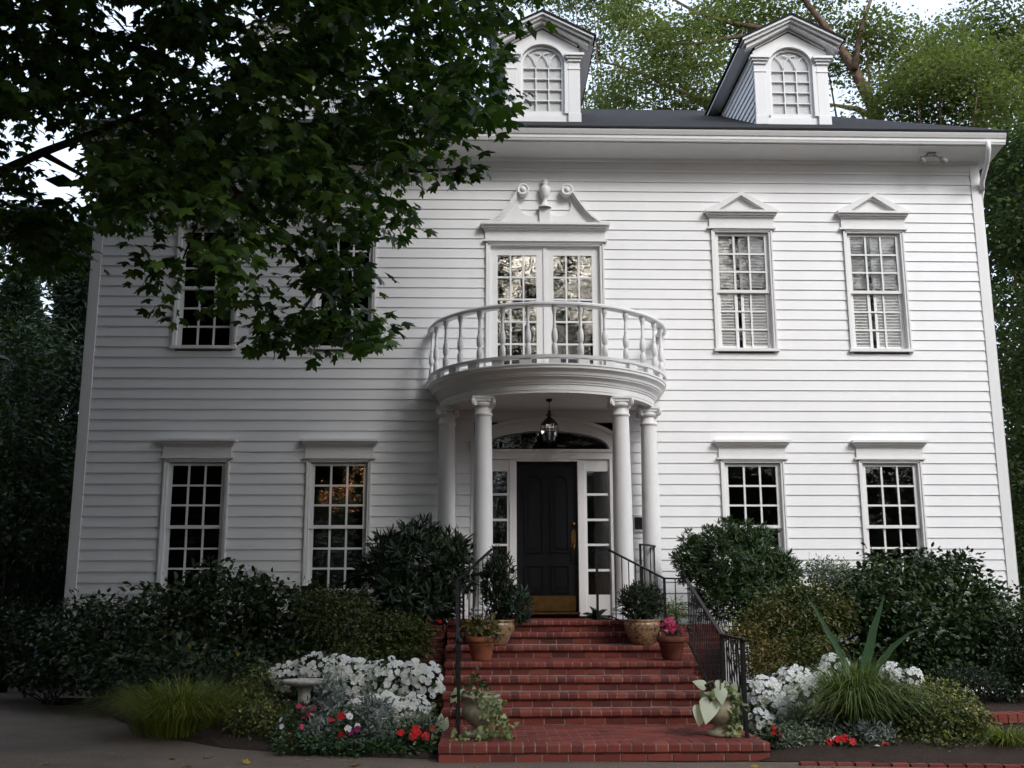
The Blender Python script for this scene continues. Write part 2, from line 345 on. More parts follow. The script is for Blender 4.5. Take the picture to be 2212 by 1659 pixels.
M['greyleaf'] = leafmat('grey_green_leaf', G3((.05, .075, .05), (.10, .13, .09), (.20, .23, .17), (.33, .35, .29)), .2, .6, .2)
M['impleaf'] = leafmat('impatiens_leaf', G3((.012, .034, .012), (.024, .055, .016), (.045, .08, .02)), .2, .4)
M['grass'] = leafmat('grass_blade', G3((.045, .075, .018), (.09, .13, .03), (.17, .21, .06)), .3, .5)
M['ygrass'] = leafmat('yellow_grass_blade', G3((.06, .085, .014), (.12, .15, .02), (.22, .24, .04)), .3, .5)
M['canna'] = leafmat('canna_leaf', G3((.035, .075, .040), (.045, .09, .045), (.06, .11, .05)), .3, .4)
M['caladium'] = leafmat('white_caladium_leaf', G3((.42, .47, .36), (.55, .60, .47), (.62, .66, .54)), .35, .5)
M['ivy'] = leafmat('ivy_leaf', G3((.035, .065, .018), (.10, .14, .045), (.22, .25, .10), (.33, .35, .17)), .25, .4)
M['potshrub'] = leafmat('fine_potted_leaf', G3((.012, .024, .012), (.022, .04, .016), (.045, .06, .022)), .2, .5)
M['bluefern'] = leafmat('blue_green_fern', G3((.014, .034, .022), (.024, .05, .032), (.04, .07, .042)), .2, .5)
M['dead'] = leafmat('yellowing_leaf', G3((.30, .20, .02), (.38, .25, .03)), .3, .5)
def petal(name, c, tr=.3): return leafmat(name, [(.1, tuple(x*.82 for x in c)), (.9, c)], tr, .6, .2)
M['white'] = petal('white_petal', (.76, .76, .79)); M['red'] = petal('red_petal', (.52, .015, .022), .2); M['pink'] = petal('pink_petal', (.55, .06, .15))
M['magenta'] = petal('magenta_petal', (.30, .03, .15)); M['palepink'] = petal('rose_petal', (.66, .20, .32))
# ------------------------------------------------------------------ the house
G = -1.345; HW = 7.435; HD = 10.0; EXPO = .1707; Z0S = 4.057-EXPO*31; ZTOP = 7.50
house = thing('house', 'white clapboard two-storey house with round portico, dark hipped roof and arched dormers', 'house', (0, 0, 0))
WX = {'r1': 3.3045, 'r2': 5.5404, 'l1': -5.5474, 'l2': -3.3051}
holes = []
for x in WX.values():
    holes += [(x-.46, x+.46, .30, 2.38), (x-.46, x+.46, 4.16, 6.28)]
holes += [(-.92, .92, 3.50, 6.0), (-1.16, 1.16, -.2, 3.0)]
def siding(L0, L1, holes, tf):
    mb = MB(); z = Z0S
    while z < ZTOP:
        zt = min(z+EXPO, ZTOP); cuts = sorted({z, zt}|{h[k] for h in holes for k in (2, 3) if z < h[k] < zt})
        for a, b in zip(cuts[:-1], cuts[1:]):
            mid = (a+b)/2; xs = [(L0, L1)]
            for h in holes:
                if h[2] < mid < h[3]:
                    nx = []
                    for p, q in xs:
                        if h[1] <= p or h[0] >= q: nx.append((p, q)); continue
                        if p < h[0]: nx.append((p, h[0]))
                        if q > h[1]: nx.append((h[1], q))
                    xs = nx
            off = lambda w: -.019+.016*(w-z)/EXPO
            for p, q in xs:
                mb.add([tf(p, off(a), a), tf(q, off(a), a), tf(q, off(b), b), tf(p, off(b), b)], [(0, 1, 2, 3)])
                if a == z: mb.add([tf(p, off(a), a), tf(q, off(a), a), tf(q, 0, a), tf(p, 0, a)], [(3, 2, 1, 0)])
        z += EXPO
    return mb
E1 = HW-.13
siding(-E1, E1, holes, lambda x, y, z: (x, y, z)).build('clapboard_wall', M['siding'], house)
siding(.1, HD, [], lambda x, y, z: (HW-y-.03, x, z)).build('clapboard_wall', M['siding'], house)
siding(.1, HD, [], lambda x, y, z: (-HW+y+.03, x, z)).build('clapboard_wall', M['siding'], house)
siding(-HW, HW, [], lambda x, y, z: (x, HD-y, z)).build('clapboard_wall', M['siding'], house)
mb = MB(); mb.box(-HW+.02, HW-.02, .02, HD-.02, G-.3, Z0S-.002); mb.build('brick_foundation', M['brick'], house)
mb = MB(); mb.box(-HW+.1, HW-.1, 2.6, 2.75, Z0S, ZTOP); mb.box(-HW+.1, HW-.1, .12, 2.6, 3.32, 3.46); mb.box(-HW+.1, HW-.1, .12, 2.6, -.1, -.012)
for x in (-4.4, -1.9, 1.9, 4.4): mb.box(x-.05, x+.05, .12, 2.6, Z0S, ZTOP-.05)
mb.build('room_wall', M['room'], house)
for s in (-1, 1):
    mb = MB(); a, b = sorted((s*(HW-.145), s*(HW+.0)))
    mb.cbox(a, b, -.032, .02, Z0S, ZTOP-.02); a, b = sorted((s*(HW-.03), s*(HW+.022))); mb.box(a, b, -.029, .13, Z0S, ZTOP-.02)
    mb.build('corner_board', M['trim'], house)
# frieze board, sloped soffit, crown under the gutter
EV = -.60; GX = 7.66
mb = MB(); mb.box(-HW, HW, -.026, .01, 7.36, 7.52); mb.build('frieze_board', M['trim'], house)
mb = MB()
mb.xprism([(-.022, 7.50), (-.035, 7.47), (-.06, 7.49), (-.075, 7.54), (-.022, 7.56)], -HW, HW)
mb.xprism([(-.022, 7.52), (EV+.06, 7.60), (EV+.06, 7.64), (-.022, 7.58)], -GX+.02, GX-.02)
for s in (-1, 1):
    a, b = sorted((s*(HW+.03), s*(GX-.02))); mb.box(a, b, -.02, HD, 7.54, 7.58)
mb.build('soffit', M['trim'], house)
gp = [(EV+.07, 7.62), (EV+.005, 7.615), (EV-.005, 7.645), (EV-.012, 7.655), (EV-.012, 7.70), (EV-.03, 7.715), (EV-.05, 7.76), (EV-.058, 7.78), (EV-.058, 7.80), (EV-.045, 7.80), (EV-.04, 7.77), (EV+.0, 7.70), (EV+.05, 7.66), (EV+.05, 7.80), (EV+.07, 7.80)]
MB().xprism(gp, -GX, GX).build('gutter', M['trim'], house)
mb = MB(); mb.tube([(7.36, EV+.0, 7.66), (7.36, EV+.0, 7.52), (7.40, EV+.16, 7.38), (7.45, -.10, 7.14), (7.47, -.05, 7.02)], .042, 10)
mb.tube([(7.47, -.05, 7.02), (7.50, .10, 6.9), (7.505, .12, 6.6), (7.505, .12, G)], .036, 10)
mb.build('downspout', M['trim'], house)
# hipped roof
RS = .545; ez = 7.835; rz = ez+RS*(5.0-EV); rx = GX+.02-.42*(5.0-EV); bx = GX+.02
mb = MB(); y0, y1 = EV-.075, HD+.6
P = [(-bx, y0, ez), (bx, y0, ez), (bx, y1, ez), (-bx, y1, ez), (-rx, 5, rz), (rx, 5, rz)]
mb.add(P, [(0, 1, 5, 4), (1, 2, 5), (2, 3, 4, 5), (3, 0, 4)])
Q = [(x, y, ez-.03) for x, y, _ in P[:4]]
mb.add(P[:4]+Q, [(0, 4, 5, 1), (1, 5, 6, 2), (2, 6, 7, 3), (3, 7, 4, 0), (4, 7, 6, 5)])
mb.build('roof', M['shingle'], house)
def roofz(y): return ez+RS*(y-y0)
# dormers
def arch(cx, hw, zb, zs, rise, n=14):
    return [(cx-hw, zb)]+[(cx-hw*math.cos(math.pi*i/n), zs+rise*math.sin(math.pi*i/n)) for i in range(n+1)]+[(cx+hw, zb)]
def dormer(cx):
    yf = .27; zb = roofz(yf)-.03; zs = 9.44; ze = 9.73
    o = MB(); yb = lambda z: y0+(z-ez)/RS
    # front board with the arched opening, sides with lapped boards
    outer = [(cx-.655, zb), (cx-.655, zs), ] ; n = 14
    op = arch(cx, .385, zb+.14, 9.45, .35, n); m = len(op)
    ou = []
    for i, (x, z) in enumerate(op):
        if i == 0: ou.append((cx-.655, zb))
        elif i == m-1: ou.append((cx+.655, zb))
        else:
            k = (i-1)/n; t = k*2
            ou.append((cx-.655, ze) if k == 0 else (cx+.655, ze) if k == 1 else (cx-.655+1.31*k, ze+.36*(1-abs(2*k-1))))
    o.ring(ou, op, yf, yf+.06, closed=True)
    d = o.build('dormer', M['trim'], house)
    c = MB()
    for s in (-1, 1):
        z = zb
        while z < ze:
            zt = min(z+.135, ze); x = cx+s*.65; xo = cx+s*.672
            c.add([(xo, yf+.03, z), (xo, yb(z)+.25, z), (x, yb(zt)+.25, zt), (x, yf+.03, zt), (x, yf+.03, z), (x, yb(z)+.25, z)], [(0, 1, 2, 3), (0, 4, 5, 1)]); z = zt
    c.build('clapboard_cheek', M['siding'], d)
    # pilasters, imposts
    for s in (-1, 1):
        p = MB(); a, b = sorted((cx+s*.455, cx+s*.655)); p.cbox(a, b, yf-.035, yf-.001, zb, zs+.02)
        p.cbox(a-.012, b+.012, yf-.05, yf-.001, zb, zb+.17); p.cbox(a-.01, b+.01, yf-.047, yf-.001, zs-.13, zs-.10)
        for k, (e, h0, h1) in enumerate(((.015, .02, .07), (.045, .07, .11), (.075, .11, .155))): p.box(a-e, b+e, yf-.05-e, yf-.001, zs+h0, zs+h1)
        p.build('pilaster', M['trim'], d)
    # archivolt
    r = MB(); r.ring(arch(cx, .455, zb+.17, 9.45, .41), arch(cx, .385, zb+.17, 9.45, .35), yf-.03, yf-.002, closed=False); r.build('arched_casing', M['trim'], d)
    # raking cornice: three stepped bands
    q = MB()
    for e, dz, yo in ((0, 0, .14), (.05, .05, .20), (.09, .095, .25)):
        hw = .80+e; zz = ze+.0+dz; pk = zz+.43
        q.prism([(cx-hw, zz-.02), (cx, pk-.02+.02), (cx+hw, zz-.02), (cx+hw, zz+.035), (cx, pk+.05), (cx-hw, zz+.035)], yf-yo, yf+.02)
    q.prism([(cx-.62, ze+.03), (cx, ze+.385), (cx+.62, ze+.03), (cx+.62, ze+.055), (cx, ze+.415), (cx-.62, ze+.055)], yf-.03, yf-.002)
    q.build('raking_cornice', M['trim'], d)
    # roof of the dormer
    t = MB(); hw = .93; z1 = ze+.10; pk = z1+.47; ybk = yb(pk)+.3; f = yf-.27
    for s in (-1, 1):
        t.add([(cx+s*hw, f, z1), (cx, f, pk), (cx, ybk, pk), (cx+s*hw, ybk, z1), (cx+s*hw, f, z1+.03), (cx, f, pk+.035), (cx, ybk, pk+.035), (cx+s*hw, ybk, z1+.03)],
              [(0, 1, 2, 3), (4, 7, 6, 5), (0, 4, 5, 1), (0, 3, 7, 4)])
    t.build('dormer_roof', M['shingle'], d)
    # dark shadowed eave board down the cheek
    ev = MB()
    for s in (-1, 1): a, b = sorted((cx+s*.66, cx+s*.90)); ev.box(a, b, yf+.02, yb(ze)+.4, ze+.04, ze+.075)
    ev.build('eave_board', M['trim'], d)
    # sash with crossing arches
    s_ = MB(); gb = zb+.23; gt = 9.45; hw = .335; yy = yf+.035
    s_.ring(arch(cx, .384, zb+.15, 9.45, .345), arch(cx, hw, gb, 9.45, .30), yy, yy+.04, closed=True)
    rows = 4; rp = (9.37-gb)/rows
    for k in range(1, rows+1): s_.box(cx-hw, cx+hw, yy+.004, yy+.034, gb+rp*k-.009, gb+rp*k+.009)
    for x in (-.112, .112): s_.box(cx+x-.009, cx+x+.009, yy+.002, yy+.036, gb, 9.37)
    zz = 9.37
    for x0, R in ((-.112, .223), (.112, .223)):
        for sg in (-1, 1):
            pts = []
            for k in range(9):
                a = math.pi/2*k/8*1.02; xx = cx+x0+sg*R*(1-math.cos(a)); z_ = zz+1.35*R*math.sin(a)
                if ((xx-cx)/.335)**2+(max(z_-9.45, 0)/.30)**2 < 1.05: pts.append((xx, yy+.018, z_))
            if len(pts) > 1:
                for a, b in zip(pts[:-1], pts[1:]): s_.bar(a, b, .016, .016)
    s_.build('sash', M['trim'], d)
    g = MB(); poly = arch(cx, .34, gb-.01, 9.45, .305); g.prism(poly, yy+.040, yy+.043); g.build('pane', M['dullglass'], d)
    b = MB(); b.prism(arch(cx, .42, zb+.1, 9.45, .36), yy+.046, yy+.052); b.build('blind', M['blind'], d)
    return d
for x in (-4.39, 0.0, 4.39): dormer(x)

# windows (lower pattern at dz = 0, upper at dz = 3.895)
def cornice_bar(mb, cx, hw, z0, z1, yo, fr=0.):
    """small crown moulding, mitred returns"""
    steps = [(.0, 0, .22), (.3, .20, .45), (.62, .42, .72), (1.0, .70, 1.0)]
    for e, a, b in steps: mb.box(cx-hw-e*.078, cx+hw+e*.078, -.05-e*yo, .0, z0+(z1-z0)*a, z0+(z1-z0)*b)
def window(cx, dz, pediment=False, shutters=False, old=False):
    mb = MB(); t, b = 2.40+dz, .30+dz
    for s in (-1, 1):
        a, c = sorted((cx+s*.452, cx+s*.512)); mb.cbox(a, c, -.036, .10, b+.04, t)
        a, c = sorted((cx+s*.487, cx+s*.514)); mb.box(a, c, -.05, -.034, b+.04, t)
    mb.cbox(cx-.512, cx+.512, -.036, .10, 2.35+dz, t+.001); mb.box(cx-.514, cx+.514, -.05, -.034, t-.025, t+.002)
    mb.box(cx-.535, cx+.535, -.075, .12, b-.005, b+.042)
    w = mb.build('window', M['trim'], house)
    h = MB()
    h.box(cx-.575, cx+.575, -.075, 0, 2.404+dz, 2.432+dz); h.box(cx-.54, cx+.54, -.045, 0, 2.432+dz, 2.59+dz)
    cornice_bar(h, cx, .54, 2.585+dz, 2.71+dz, .10)
    if pediment:
        z = 2.715+dz; pk = z+.315
        for e, yo in ((0, .09), (.03, .13)):
            h.prism([(cx-.60-e*.6, z), (cx-.43+e*1.2, z), (cx, pk-.085+e*.9), (cx+.43-e*1.2, z), (cx+.60+e*.6, z), (cx, pk-.02+e)], -yo, 0)
        h.prism([(cx-.5, z), (cx+.5, z), (cx, pk-.06)], -.05, 0)
    h.build('cornice', M['trim'], w)
    for up in (1, 0):
        s = MB(); y = .022 if up else .058
        zt, zb = (2.337+dz, 1.309+dz) if up else (1.345+dz, b+.042)
        gt, gb = (2.298+dz, 1.360+dz) if up else (1.309+dz, .378+dz)
        s.box(cx-.452, cx-.387, y, y+.036, zb, zt); s.box(cx+.387, cx+.452, y, y+.036, zb, zt)
        s.box(cx-.387, cx+.387, y, y+.036, gt, zt); s.box(cx-.387, cx+.387, y, y+.036, zb, gb)
        for k in (1, 2):
            zz = gb+(gt-gb)*k/3; s.box(cx-.387, cx+.387, y+.004, y+.03, zz-.015, zz+.015)
            xx = cx-.387+.774*k/3; s.box(xx-.015, xx+.015, y+.002, y+.032, gb, gt)
        s.build('sash', M['trim'], w)
        g = MB(); g.box(cx-.39, cx+.39, y+.022, y+.026, gb-.01, gt+.01); g.build('pane', M['oldglass'] if old else M['glass'], w)
    if shutters:
        for s in (-1, 1):
            p = MB(); a, c = sorted((cx+s*.03-.06, cx+s*.40-.06 if s < 0 else cx+.42)); a = max(a, cx-.42)
            y = .076
            for x0, x1 in ((a, a+.045), (c-.045, c)): p.box(x0, x1, y, y+.03, b+.05, 2.33+dz)
            for zz in (b+.05, 1.30+dz, 2.27+dz): p.box(a+.045, c-.045, y, y+.03, zz, zz+.06)
            z = b+.12
            while z < 2.26+dz:
                if abs(z-1.31-dz) > .05: p.add([(a+.045, y+.002, z), (c-.045, y+.002, z), (c-.045, y+.014, z+.051), (a+.045, y+.014, z+.051), (a+.045, y+.012, z-.002), (c-.045, y+.012, z-.002), (c-.045, y+.024, z+.049), (a+.045, y+.024, z+.049)], [(0, 1, 2, 3), (7, 6, 5, 4), (0, 4, 5, 1), (3, 2, 6, 7)])
                z += .052
            p.build('shutter', M['shutter'], w)
    return w
for k, x in WX.items():
    window(x, 0, old=(k == 'l2')); window(x, 3.895, True, k[0] == 'r', False)

# balcony door with the broken pediment
mb = MB()
for s in (-1, 1):
    a, c = sorted((s*.91, s*.982)); mb.cbox(a, c, -.036, .12, 3.5, 6.04); a, c = sorted((s*.955, s*.984)); mb.box(a, c, -.052, -.034, 3.5, 6.04)
mb.cbox(-.982, .982, -.036, .12, 5.985, 6.041); mb.box(-.984, .984, -.052, -.034, 6.012, 6.043)
bd = mb.build('balcony_door', M['trim'], house)
for s in (-1, 1):
    x0, x1 = (-.91, -.006) if s < 0 else (-.002, .91); ga, gc = (-.787, -.145) if s < 0 else (.137, .779)
    l = MB(); y = .03
    l.box(x0, ga, y, y+.045, 3.55, 5.985); l.box(gc, x1, y, y+.045, 3.55, 5.985); l.box(ga, gc, y, y+.045, 5.83, 5.985); l.box(ga, gc, y, y+.045, 3.55, 3.93)
    for k in range(1, 5): zz = 3.93+.38*k; l.box(ga, gc, y+.004, y+.04, zz-.014, zz+.014)
    for k in (1, 2): xx = ga+(gc-ga)*k/3; l.box(xx-.013, xx+.013, y+.002, y+.042, 3.93, 5.83)
    if s > 0: l.box(-.03, .03, y-.018, y-.001, 3.55, 5.98)
    lo = l.build('door_leaf', M['trim'], bd)
    g = MB(); g.box(ga-.01, gc+.01, y+.024, y+.028, 3.92, 5.84); g.build('pane', M['oldglass'], bd)
h = MB(); h.box(-1.035, 1.035, -.08, 0, 6.045, 6.072); h.box(-1.0, 1.0, -.048, 0, 6.072, 6.225); cornice_bar(h, 0, 1.0, 6.22, 6.35, .12)
h.build('entablature', M['trim'], bd)
t = MB()
for s in (-1, 1):
    right = [(.085, 6.352), (.085, 6.545), (.15, 6.50), (.218, 6.488), (.30, 6.50), (.365, 6.535), (.415, 6.60), (.442, 6.687), (.435, 6.75), (.405, 6.82), (.36, 6.87), (.40, 6.93), (.47, 6.90), (.53, 6.80), (.609, 6.68), (.68, 6.575), (.755, 6.49), (.86, 6.415), (.99, 6.352)]
    pl = [(s*x, z) for x, z in right]
    t.prism(pl if s > 0 else pl[::-1], -.05, 0)
pe = t.build('broken_pediment', M['trim'], house)
curve = [(.375, 7.015), (.44, 6.965), (.50, 6.865), (.56, 6.765), (.63, 6.665), (.70, 6.57), (.78, 6.487), (.87, 6.42), (.98, 6.366), (1.06, 6.354)]
for s in (-1, 1):
    sw = MB()
    for w_, yo in ((.075, .085), (.048, .115), (.022, .14)):
        inn = []
        for i, (x, z) in enumerate(curve):
            a = Vector(curve[max(i-1, 0)]); b = Vector(curve[min(i+1, len(curve)-1)]); d = (b-a).normalized(); inn.append((x+d.y*w_, z-d.x*w_) if z-d.x*w_ > 6.352 else (x-.16*w_/.075, 6.352))
        o_ = [(s*x, z) for x, z in curve]; i_ = [(s*x, z) for x, z in inn]
        sw.ring(o_, i_, -yo, -.001, closed=False)
    sw.build('swan_neck_moulding', M['trim'], pe)
for s in (-1, 1):
    r = MB(); c = (s*.37, 6.933)
    for R, yo in ((.105, .15), (.075, .158), (.06, .15)):
        pass
    pr = [(.105, -.03), (.105, .13), (.10, .145), (.085, .15), (.075, .145), (.07, .135), (.045, .135), (.04, .15), (.03, .16), (0.0, .165)]
    n0 = len(r.v); r.lathe(pr, (0, 0, 0), 24)
    r.v[n0:] = [(c[0]+x, -z, c[1]+y) for x, y, z in r.v[n0:]]; r.build('scroll', M['trim'], pe)
u = MB(); u.cbox(-.095, .095, -.10, 0, 6.352, 6.626)
u.lathe([(.11, 0), (.11, .03), (.09, .045), (.06, .07), (.04, .12), (.035, .16), (.055, .185), (.075, .22), (.09, .30), (.092, .355), (.085, .365), (.06, .375), (.035, .40), (.045, .43), (.05, .455), (.03, .475), (.045, .485), (.04, .50), (0, .505)], (0, -.07, 6.626), 20)
u.build('urn_finial', M['trim'], pe)

# round balcony on the portico
bal = MB()
prof = [(1.58, 3.168), (1.715, 3.165), (1.715, 3.20), (1.722, 3.205), (1.722, 3.285), (1.738, 3.29), (1.742, 3.312), (1.755, 3.318), (1.765, 3.35), (1.80, 3.385), (1.822, 3.392), (1.822, 3.408), (1.838, 3.414), (1.848, 3.45), (1.88, 3.482), (1.898, 3.492), (1.905, 3.50), (1.905, 3.535), (1.92, 3.54), (1.92, 3.562), (1.90, 3.57), (0.0, 3.58)]
bal.lathe(prof, (.01, 0, 0), 96, 180, 360, smooth=False)
bc = bal.build('balcony', M['trim'], house)
cl = MB(); cl.lathe([(0, 3.20), (1.60, 3.20), (1.60, 3.167)], (.01, 0, 0), 64, 180, 360, smooth=False); cl.build('portico_ceiling', M['trim'], house)
hr = MB(); hr.lathe([(1.815, 4.425), (1.93, 4.425), (1.945, 4.44), (1.945, 4.465), (1.93, 4.485), (1.815, 4.485), (1.80, 4.465), (1.80, 4.44), (1.815, 4.425)], (.01, 0, 0), 96, 180, 360, smooth=False); hr.build('handrail', M['trim'], bc)
hr = MB(); hr.lathe([(1.82, 3.645), (1.925, 3.645), (1.93, 3.69), (1.82, 3.69), (1.82, 3.645)], (.01, 0, 0), 96, 180, 360, smooth=False); hr.build('bottom_rail', M['trim'], bc)
for k in range(-6, 7):
    a = rad(k*13.0); c = Vector((.01+1.875*math.sin(a), -1.875*math.cos(a), 0))
    b = MB(); n0 = 0; b.box(-.085, .085, -.035, .035, 3.568, 3.648)
    b.v = [(c.x+x*math.cos(a)-y*math.sin(a), c.y+x*math.sin(a)+y*math.cos(a), z) for x, y, z in b.v]; b.build('rail_block', M['trim'], bc)
bp = [(.030, 0), (.030, .012), (.045, .02), (.045, .13), (.030, .17), (.025, .19), (.032, .20), (.040, .215), (.046, .26), (.046, .32), (.036, .375), (.027, .40), (.024, .42), (.030, .43), (.023, .445), (.021, .60), (.024, .62), (.031, .63), (.024, .645), (.036, .66), (.042, .70), (.042, .735)]
proto = MB(); proto.lathe(bp, (0, 0, 0), 10); bo = proto.build('baluster', M['trim'], bc); bm_ = bo.data
for i, k in enumerate(range(-7, 8)):
    a = rad(k*11.9); o = bo if i == 0 else bo.copy()
    if i: COL.objects.link(o); o.parent = bc
    o.location = (.01+1.872*math.sin(a), -1.872*math.cos(a), 3.69)
# columns
def column(x, y, zb=-.07):
    b = MB(); h = 3.0-zb
    pr = [(.150, .16)]+[(.142*(1-.14*max(0, (t-.3)/.7)**1.6)+.004*0, .16+(h-.30)*t) for t in [i/14 for i in range(15)]]
    b.lathe(pr+[(.125, h-.12), (.140, h-.11), (.140, h-.085), (.126, h-.075), (.124, h)], (x, y, zb), 36)
    c = b.build('column', M['column'], house)
    s = MB(); s.box(x-.2, x+.2, y-.2, y+.2, zb, zb+.055); s.lathe([(.195, .055), (.205, .075), (.195, .1), (.172, .108), (.165, .12), (.178, .135), (.17, .155), (.148, .165)], (x, y, zb), 36); s.build('base', M['column'], c)
    q = MB(); z = 3.0
    q.lathe([(.122, 0), (.15, .02), (.165, .05), (.16, .07), (.13, .09)], (x, y, z), 28)
    q.box(x-.165, x+.165, y-.165, y+.165, z+.135, z+.168); q.box(x-.15, x+.15, y-.15, y+.15, z+.09, z+.136)
    d = Vector((x, y, 0)).normalized()
    for sx in (-1, 1):
        for sy in (-1, 1):
            dr = Vector((sx, sy, 0)).normalized(); ax = Vector((-dr.y, dr.x, 0)); cc = Vector((x, y, z+.065))+dr*.185; pts = []
            for k in range(30):
                th = k/29*math.pi*4; r = .068*(1-k/33); pts.append(cc+dr*(-r*math.cos(th)*1)+Vector((0, 0, r*math.sin(th+.0)+.012)))
            q.tube(pts, [.017*(1-.5*k/29) for k in range(30)], 6)
            q.tube([cc-ax*.025+Vector((0, 0, .012)), cc+ax*.025+Vector((0, 0, .012))], .05, 14, smooth=False)
            q.tube([Vector((x, y, z+.115))+dr*.12, cc+Vector((0, 0, .072))], .02, 6)
    q.build('capital', M['column'], c)
for x, y in ((-1.02, -1.28), (1.03, -1.28), (-1.585, -.42), (1.585, -.42)): column(x, y)

# front door, sidelights, fanlight
f = MB(); y = -.03
for s in (-1, 1):
    a, c = sorted((s*1.0, s*1.215)); f.cbox(a, c, y, .16, -.07, 2.60)
    a, c = sorted((s*.487, s*.60)); f.cbox(a, c, y+.02, .16, -.05, 2.40)
    a, c = sorted((s*1.06, s*1.17)); f.box(a, c, y-.014, y+.001, .05, 2.45)
f.cbox(-1.0, 1.0, y, .16, 2.405, 2.565); f.box(-1.225, 1.225, y-.02, y+.002, 2.52, 2.565)
f.box(-.487, .487, -.02, .16, 2.372, 2.405)
n = 28; zS = 2.60
ell_ = lambda a, b: [(a*math.cos(math.pi*i/n), zS+b*math.sin(math.pi*i/n)) for i in range(n+1)]
f.ring(ell_(1.215, .47), ell_(.985, .262), y, .16, closed=False); f.ring(ell_(1.24, .495), ell_(1.17, .425), y-.025, y+.005, closed=False)
f.ring(ell_(1.03, .305), ell_(.985, .262), y-.016, y+.003, closed=False)
dsur = f.build('door_surround', M['trim'], house)
fl = MB(); fl.prism([(x, z) for x, z in ell_(.99, .268)], .06, .064); fan = fl.build('fanlight', M['dullglass'], house)
w = MB()
for k in range(1, 8):
    a = math.pi*k/8; w.bar((.2*math.cos(a), .054, zS+.06*math.sin(a)), (.98*math.cos(a), .054, zS+.262*math.sin(a)), .008)
for q_ in (.35, .68):
    pts = [(q_*.98*math.cos(math.pi*i/n), .054, zS+q_*.262*math.sin(math.pi*i/n)) for i in range(n+1)]
    for a, b in zip(pts[:-1], pts[1:]): w.bar(a, b, .008)
w.build('leading', M['iron'], fan)
for s in (-1, 1):
    a0, a1 = sorted((s*.60, s*1.0)); g0, g1 = sorted((s*.636, s*.985)); sl_ = MB(); yy = .012
    sl_.box(a0, g0, yy, yy+.06, -.05, 2.404); sl_.box(g1, a1, yy, yy+.06, -.05, 2.404); sl_.box(g0, g1, yy, yy+.06, 2.217, 2.404); sl_.box(g0, g1, yy, yy+.06, -.05, .277)
    for z in (.655, 1.05, 1.443, 1.846): sl_.box(g0, g1, yy+.004, yy+.05, z-.018, z+.018)
    so_ = sl_.build('sidelight', M['trim'], house)
    g = MB(); g.box(g0-.01, g1+.01, yy+.03, yy+.034, .27, 2.22); g.build('pane', M['oldglass'], so_)
d = MB(); yd = .075
def panel_arch(x0, x1, z0, z1, arc):
    c = (x0+x1)/2; r = (x1-x0)/2
    return [(x0, z0)]+([(c-r*math.cos(math.pi*i/12), z1+r*math.sin(math.pi*i/12)) for i in range(13)] if arc else [(x0, z1), (x1, z1)])+[(x1, z0)]
d.box(-.485, .485, yd, yd+.045, .012, 2.37)
dr = d.build('front_door', M['doorpaint'], house)
pn = MB()
for x0, x1 in ((-.36, -.06), (.055, .35)):
    for z0, z1, arc in ((.93, 2.02, True), (.31, .74, False)):
        o1 = panel_arch(x0, x1, z0, z1, arc); c = ((x0+x1)/2, (z0+z1)/2)
        def shrink(poly, e): 
            return [(c[0]+(x-c[0])*(1-2*e/(x1-x0)), z+(e if z <= z0+1e-6 else -e)) for x, z in poly]
        i1 = shrink(o1, .022); pn.ring(o1, i1, yd-.024, yd+.001)
        i2 = shrink(o1, .05); i3 = shrink(o1, .075); n0 = len(i2)
        pn.prism(i3, yd-.020, yd); pn.ring(i3, i2, yd-.010, yd+.0005)
pn.build('moulded_panel', M['doorpaint'], dr)
k = MB(); k.box(-.44, .44, yd-.006, yd-.0005, .03, .262); k.build('kick_plate', M['brass'], dr)
k = MB(); k.box(-.5, .5, -.06, .075, -.02, .010); k.build('threshold', M['brass'], dr)
k = MB(); n0 = 0; k.lathe([(0, .022), (.03, .02), (.036, .008), (.036, 0)], (0, 0, 0), 18); k.v = [(.423+a, yd-c, 1.372+b) for a, b, c in k.v]; k.build('deadbolt', M['brass'], dr)
k = MB(); k.prism([(.385, 1.02), (.385, 1.24), (.40, 1.28), (.42, 1.30), (.44, 1.28), (.455, 1.24), (.455, 1.02), (.42, .98)], yd-.008, yd-.0004)
k.tube([(.42, yd-.01, 1.08), (.42, yd-.055, 1.06), (.418, yd-.06, .98), (.415, yd-.055, .86), (.414, yd-.03, .80), (.414, yd, .78)], [.011, .012, .012, .011, .010, .012], 8); k.lathe([(0, .012), (.02, .01), (.024, 0)], (0, 0, 0), 12)
k.v[-36:] = [(.414+a, yd-c, .78+b) for a, b, c in k.v[-36:]]; k.build('door_handle', M['brass'], dr)
# intercom plate and floodlight fixed to the house
k = MB(); k.cbox(1.36, 1.52, -.05, -.005, 1.25, 1.52, .006); k.cbox(1.38, 1.50, -.062, -.049, 1.29, 1.48, .006, 1); k.lathe([(0, .006), (.012, .005), (.012, 0)], (0, 0, 0), 12, mi=2)
nn = 36; k.v[-nn:] = [(1.44+a, -.062-c, 1.31+b) for a, b, c in k.v[-nn:]]; k.build('intercom_panel', [M['trim'], M['bronze'], M['brass']], house)
p0 = Vector(A3(2010, 332, -.30)); k = MB(); k.box(p0.x-.07, p0.x+.07, -.36, -.24, 7.535, 7.57)
for s in (-1, 1):
    b = Vector((p0.x+s*.05, -.30, 7.53)); e = b+Vector((s*.12, -.04, -.07)); k.tube([b, b+Vector((s*.05, -.01, -.01)), e], .014, 8); dd = Vector((s*.15, -.6, -.8)).normalized()
    k.tube([e-dd*.04, e, e+dd*.06, e+dd*.10], [.03, .035, .05, .058], 14)
k.build('floodlight', M['concrete'], house)
